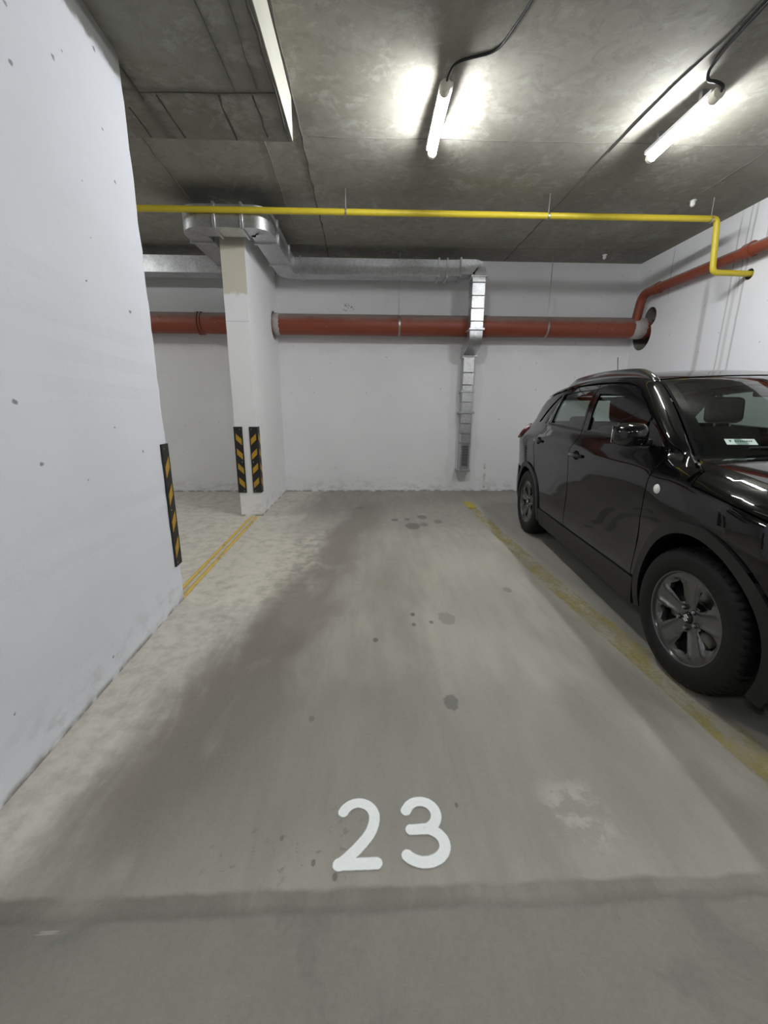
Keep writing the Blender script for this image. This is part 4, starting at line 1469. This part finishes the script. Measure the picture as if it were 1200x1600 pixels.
# black ceramic border of the windscreen
panel('windscreen_border', [(0.0, -.985), (0.82, -.985), (0.82, .985), (0.0, .985)], top, 'gap', ws,
      [[(0.09, -.90), (0.755, -.90), (0.775, -.80), (0.775, .80), (0.755, .90), (0.09, .90), (0.07, .80), (0.07, -.80)]], 0.04, 0.0, -0.0065, sc_ref)
panel('roof_panel', [(0.83, -.995), (2.68, -.995), (2.68, .995), (0.83, .995)], top, 'paint', CAR, [], 0.06, 0.012, 0, REF)
panel('headliner', [(0.86, -.99), (2.66, -.99), (2.66, .99), (0.86, .99)], top, 'fabric', CAR, [], 0.12, 0.0, -0.045, REF)
panel('bonnet', [(0.0, -.998), (1.0, -.998), (1.0, .998), (0.0, .998)], hood_map, 'paint', CAR, [], 0.04, 0.012, 0, (1.4, 0, 0.5))
# cowl between bonnet and windscreen
def cowl(u, v):
    b = 1 - v * v
    x0, z0 = .96 + .245 * b, 1.040 + .012 * b
    x1, z1 = 1.03 + .20 * b, 1.022 + .050 * (1 - np.abs(v) ** 2.2)
    return np.stack([x0 + (x1 - x0) * u, .745 * v, z0 + (z1 - z0) * u - 0.03 * u * (1 - u) * 4 * .4], 1)
panel('cowl_panel', [(-.2, -.99), (1.1, -.99), (1.1, .99), (-.2, .99)], cowl, 'plastic', CAR, [], 0.06, 0.0, -0.008, (1.0, 0, .5))
for y0, y1 in ((-.10, -.55), (.55, .05)):
    def wv(yy, k):
        u = np.array([0.03 + 0.02 * k]); v = np.array([yy / .735])
        p = top(u, v)[0]
        return (float(p[0]) + .015, float(p[1]), float(p[2]) + .018)
    w = tube('wiper_arm', [(1.12, y0, 1.03), wv(y0 - .03, 1), wv((y0 + y1) / 2, 2), wv(y1, 1)], 0.007, 'plastic', CAR, 8)
# nose: bumper, grille, lower intake
F1 = CAP * math.radians(54.0)
panel('front_bumper', [(-F1, .24), (F1, .24), (F1, .715), (-F1, .715)], cap_front, 'paint', CAR, [[(-.42, .28), (.42, .28), (.36, .50), (-.36, .50)]], 0.05, 0.02, 0, (1.2, 0, .5))
for s in (-1, 1):
    bc = arch(1.28, RF, 34, -14, 16, ZF) + [(1.70, .24)] + [(XS_F + 0.62 * (float(XE_F(z)) - XS_F), z) for z in np.linspace(.24, .61, 10)] + [(1.60, .61)]
    panel('bumper_corner', bc, side(s), 'paint', CAR, [], 0.04, 0.02, 0.0, REF)
def lip(u, v):
    a, b = hood_map(np.ones_like(u), v), cap_front(v * F1, np.full_like(u, .846))
    t = u[:, None]
    return a * (1 - t) + b * t + np.stack([.03 * u * (1 - u), 0 * u, .05 * u * (1 - u)], 1)
panel('bonnet_lip', [(0.02, -1), (1, -1), (1, 1), (0.02, 1)], lip, 'paint', CAR, [], 0.05, 0.01, 0, (1.4, 0, .5))
for s in (-1, 1):
    panel('bonnet_lip', [(s * CAP * math.radians(24), .735), (s * F1, .722), (s * F1, .84), (s * CAP * math.radians(24), .84)], cap_front, 'paint', CAR, [], 0.05, 0.01, -0.004, (1.2, 0, .5))
gi = panel('grille', [(-.42, .725), (.42, .725), (.42, .84), (-.42, .84)], cap_front, 'gap', CAR, [], 0.06, 0.0, -0.02, (1.2, 0, .5))
for zz in (.738, .765, .792, .819):
    panel('grille_bar', [(-.42, zz), (.42, zz), (.42, zz + .014), (-.42, zz + .014)], cap_front, 'chrome', gi, [], 0.06, 0.02, 0.006, (1.2, 0, .5))
panel('lower_intake', [(-.44, .26), (.44, .26), (.38, .52), (-.38, .52)], cap_front, 'plastic', CAR, [], 0.06, 0.0, -0.03, (1.2, 0, .5))
# tail: tailgate, window, bumper, spoiler
tg = panel('tailgate', [(-AS, .67), (AS, .67), (AS, 1.40), (-AS, 1.40)], cap_rear, 'paint', CAR,
           [[(-.62, 1.135), (.62, 1.135), (.60, 1.25), (.54, 1.37), (-.54, 1.37), (-.60, 1.25)]], 0.05, 0.014, 0, (-1.2, 0, 1.0))
panel('rear_window', [(-.62, 1.135), (.62, 1.135), (.60, 1.25), (.54, 1.37), (-.54, 1.37), (-.60, 1.25)], cap_rear, 'glass_clear', tg, [], 0.06, 0.0, -0.006, (-1.2, 0, 1.0))
panel('rear_bumper', [(-CAP * math.radians(88), .30), (CAP * math.radians(88), .30), (CAP * math.radians(86), .655), (-CAP * math.radians(86), .655)], cap_rear, 'paint', CAR, [], 0.05, 0.02, 0.010, (-1.2, 0, .6))
panel('rear_valance', [(-CAP * math.radians(84), .20), (CAP * math.radians(84), .20), (CAP * math.radians(86), .31), (-CAP * math.radians(86), .31)], cap_rear, 'plastic', CAR, [], 0.05, 0.02, 0.004, (-1.2, 0, .6))
def spoil(u, v):
    return np.stack([-1.55 - .22 * u * (1 - .25 * v * v), .50 * v, 1.452 + .018 * (1 - v * v) - .02 * u - .03 * v * v], 1)
panel('roof_spoiler', [(0, -1), (1, -1), (1, 1), (0, 1)], spoil, 'paint', CAR, [], 0.06, 0.03, 0.0, (-1.6, 0, 1.0))
# black inner structure that closes the shut lines, plus floor pan
for s in (-1, 1):
    inner = ([(-1.85, .30), (-1.62, .30)] + arch(-1.25, .42, 185, -5, 20) + [(-.80, .22), (.80, .22)] + arch(1.28, .43, 185, -5, 20, .36) + [(1.73, .30), (1.80, .32), (1.80, .82), (1.2, .955), (.9, 1.01), (0, 1.05), (-.98, 1.09), (-1.40, 1.09), (-1.80, 1.05)])
    panel('inner_structure', inner, side(s), 'gap', CAR, [], 0.07, 0.0, -0.022, REF)
box('floor_pan', (-1.75, -.66, .20), (1.80, .66, .30), 'gap', CAR, 0.02, 2)
box('engine_bay', (1.0, -.62, .30), (1.85, .62, .86), 'gap', CAR, 0.05, 2)
# cabin
def rbox(name, lo, hi, mat, parent, bev, taper=None, rot=0.0, piv=(0, 0, 0)):
    bm = bmesh.new()
    bm_box(bm, lo, hi, bevel=bev, seg=4)
    if rot:
        bmesh.ops.rotate(bm, verts=bm.verts, cent=piv, matrix=Matrix.Rotation(rot, 3, 'Y'))
    return from_bm(name, bm, mat, parent, True, 60)
rbox('dashboard', (.52, -.70, .62), (.98, .70, .985), 'dash', CAR, 0.07)
rbox('instrument_hood', (.52, .18, .94), (.78, .56, 1.02), 'dash', CAR, 0.035)
for s in (-1, 1):
    st = rbox('front_seat', (-.25, s * .37 - .25, .40), (.30, s * .37 + .25, .60), 'fabric', CAR, 0.07)
    rbox('seat_backrest', (-.32, s * .37 - .25, .55), (-.16, s * .37 + .25, 1.16), 'fabric', st, 0.07, rot=math.radians(-14), piv=(-.24, 0, .55))
    hr = rbox('headrest', (-.46, s * .37 - .14, 1.17), (-.36, s * .37 + .14, 1.37), 'fabric', st, 0.045, rot=math.radians(-6), piv=(-.4, 0, 1.2))
    for e in (-.06, .06):
        tube('headrest_post', [(-.40, s * .37 + e, 1.08), (-.415, s * .37 + e, 1.2)], 0.007, 'steel', hr, 8)
rs = rbox('rear_seat', (-1.15, -.62, .42), (-.70, .62, .62), 'fabric', CAR, 0.07)
rbox('seat_backrest', (-1.22, -.62, .58), (-1.06, .62, 1.08), 'fabric', rs, 0.06, rot=math.radians(-14), piv=(-1.14, 0, .58))
for yy in (-.36, .36):
    rbox('headrest', (-1.33, yy - .12, 1.06), (-1.24, yy + .12, 1.20), 'fabric', rs, 0.04)
rbox('parcel_shelf', (-1.82, -.58, .98), (-1.28, .58, 1.02), 'dash', CAR, 0.01)
wh = empty('steering_wheel', (.42, .37, .90), 0, CAR)
wh.rotation_euler = (0, math.radians(-66), 0)
ringp = [(.185 * math.cos(a), .185 * math.sin(a), 0) for a in np.linspace(0, 2 * math.pi, 33)]
tube('wheel_rim', ringp, 0.015, 'dash', wh, 10, False)
rbox('wheel_hub', (-.06, -.07, -.02), (.06, .07, .025), 'dash', wh, 0.018)
for a in (90, -90, 180):
    c, q = math.cos(math.radians(a)), math.sin(math.radians(a))
    tube('wheel_spoke', [(c * .04, q * .04, 0), (c * .18, q * .18, 0)], 0.012, 'dash', wh, 8)
rbox('rear_view_mirror', (.43, -.11, 1.345), (.46, .11, 1.405), 'dash', CAR, 0.012)
# aerial
ae = lathe('aerial_base', [(0.0001, .03), (.018, .025), (.024, 0)], 'plastic', CAR, 16)
ae.rotation_euler = (math.radians(90), 0, 0)
ae.location = (-1.40, 0, 1.478)
ar = tube('aerial_mast', [(0, .02, 0), (-.07, .30, 0)], 0.0035, 'plastic', ae, 8)
# windscreen sticker on the inside of the glass, lower corner
def stick(a, b):
    return top(0.165 + b * 0.0, a) if False else None
def on_glass(v, u, off):
    e = 1e-3
    p = top(np.array([u]), np.array([v]))[0]
    du = top(np.array([u + e]), np.array([v]))[0] - p
    dv = top(np.array([u]), np.array([v + e]))[0] - p
    n = np.cross(du, dv); n /= np.linalg.norm(n)
    if n[2] < 0: n = -n
    return p + n * off
sv0, sv1, su0, su1 = -.815, -.665, .105, .148
def sq(v0, v1, u0, u1, off, name, mat, par, tri=False):
    V = [on_glass(v, u, off) for v, u in (((v0, u0), (v1, u0), (v1, u1), (v0, u1)) if not tri else (((v0 + v1) / 2, u0), (v1, u1), (v0, u1)))]
    return mesh_obj(name, V, [tuple(range(len(V)))], mat, par)
stk = sq(sv0, sv1, su0, su1, -.0035, 'sticker', 'sticker', ws)
sq(sv0 + .017, sv0 + .032, su0 + .017, su0 + .032, -.0028, 'print', 'ink', stk, True)
for i, (a, b) in enumerate(((.045, .055), (.059, .066), (.070, .077), (.081, .088), (.092, .098), (.102, .110), (.114, .120), (.124, .131))):
    sq(sv0 + a, sv0 + b, su0 + .021, su0 + .030, -.0028, 'print', 'ink', stk)

# wheels
def make_wheel():
    w = empty('wheel', (0, 0, 0), 0, CAR)
    def face(x, z):
        r = np.hypot(x, z)
        th = np.arctan2(z, x)
        k = (np.degrees(th) - 18 + 36) % 72 - 36            # angle from the nearest spoke centre
        arcd = np.radians(k) * np.maximum(r, .03)
        d = -0.030 + 0.020 * sst(.04, .20, r)
        d = d + 0.010 * np.exp(-((np.abs(arcd) - .034 - .10 * np.clip(r - .1, 0, 1)) / .010) ** 2) * sst(.05, .09, r) * (1 - sst(.17, .20, r))
        d = d - 0.016 * sst(.55, 1.0, np.abs(k) / 36) * sst(.06, .10, r) * (1 - sst(.178, .196, r))
        d = d + 0.006 * (1 - sst(.03, .045, r))
        return np.stack([x, -(-d) * 1.0, z], 1)
    holes = []
    for j in range(5):
        c = 54 + 72 * j
        pts = []
        for r, a in ((.078, -10), (.120, -14), (.160, -17), (.176, -11), (.177, 7), (.160, 14), (.120, 12), (.078, 9)):
            t = math.radians(c + a)
            pts.append((r * math.cos(t), r * math.sin(t)))
        holes.append(pts)
    fc = panel('wheel_face', circle(0, 0, .2085, 72), face, 'alloy', w, holes, 0.0095, 0.030, 0, (0, -1, 0))
    lathe('rim_lip', [(.2075, -.016), (.211, .000), (.217, .003), (.221, -.004), (.219, -.018), (.206, -.024), (.202, -.06), (.196, -.17), (.215, -.20)], 'alloy', w, 72)
    lathe('rim_barrel', [(.200, -.05), (.195, -.17), (.06, -.172)], 'alloy_in', w, 48)
    nseg = 216
    prof = [(.212, -.004), (.222, .006), (.245, .013), (.272, .0145), (.296, .010), (.312, .002), (.322, -.008), (.327, -.018), (.329, -.026), (.3295, -.040), (.3295, -.046), (.330, -.060), (.322, -.063),
            (.322, -.070), (.331, -.073), (.3315, -.092), (.3235, -.095), (.3235, -.103), (.3315, -.106), (.331, -.126), (.322, -.129), (.322, -.136), (.330, -.139), (.3295, -.158), (.327, -.181), (.318, -.195), (.296, -.208), (.26, -.212), (.222, -.205), (.212, -.196)]
    def tread(j, k):
        ph = k % 4
        if 6 <= j <= 11 or 21 <= j <= 25:
            return 0.0075 if ph == 0 else 0.0
        if 14 <= j <= 19:
            return 0.005 if (k + 2) % 4 == 0 else 0.0
        return 0.0
    lathe('tyre', prof, 'tyre', w, nseg, False, tread, 30)
    lathe('brake_disc', [(.06, -.075), (.138, -.075), (.138, -.098), (.06, -.098)], 'disc', w, 48)
    lathe('hub', [(.0001, -.070), (.07, -.070), (.075, -.12)], 'disc', w, 32)
    cal = box('brake_caliper', (.085, -.13, -.06), (.155, -.055, .06), 'steel', w, 0.012, 2)
    cc = lathe('centre_cap', [(.0001, -.012), (.020, -.0125), (.026, -.016), (.029, -.024)], 'gloss_trim', w, 32)
    S = [(0, 1), (.8, .42), (.52, .22), (0, .60), (-.28, .40), (.8, -.38), (0, -1), (-.8, -.42), (-.52, -.22), (0, -.60), (.28, -.40), (-.8, .38)]
    # front view from outside: x is mirrored by the viewing direction
    em = prism('emblem', [(-a * .0185, b * .0185) for a, b in S], [], 1, -.0122, -.0095, 'emblem', cc)
    for j in range(5):
        t = math.radians(54 + 72 * j)
        n = lathe('wheel_nut', [(.0001, -.004), (.006, -.005), (.0075, -.009), (.009, -.026)], 'steel', w, 8)
        n.location = (.050 * math.cos(t), -.006, .050 * math.sin(t))
        hd = lathe('nut_shade_disc', [(.0001, -.0), (.0125, 0)], 'gap', w, 14)  # flat black disc stands in for the shade around the nut
        hd.location = (.050 * math.cos(t), -.0215, .050 * math.sin(t))
    return w
w0 = make_wheel()
def copy_tree(o, parent):
    c = o.copy()
    COL.objects.link(c)
    c.parent = parent
    for ch in list(o.children):
        copy_tree(ch, c)
    return c
for i, (x, s) in enumerate(((1.25, -1), (-1.25, -1), (1.25, 1), (-1.25, 1))):
    w = w0 if i == 0 else copy_tree(w0, CAR)
    w.location = (x, s * .848, .331)
    w.rotation_euler = (0, 0, (0 if s > 0 else math.pi) + (math.radians(4.5) if x > 0 else 0))
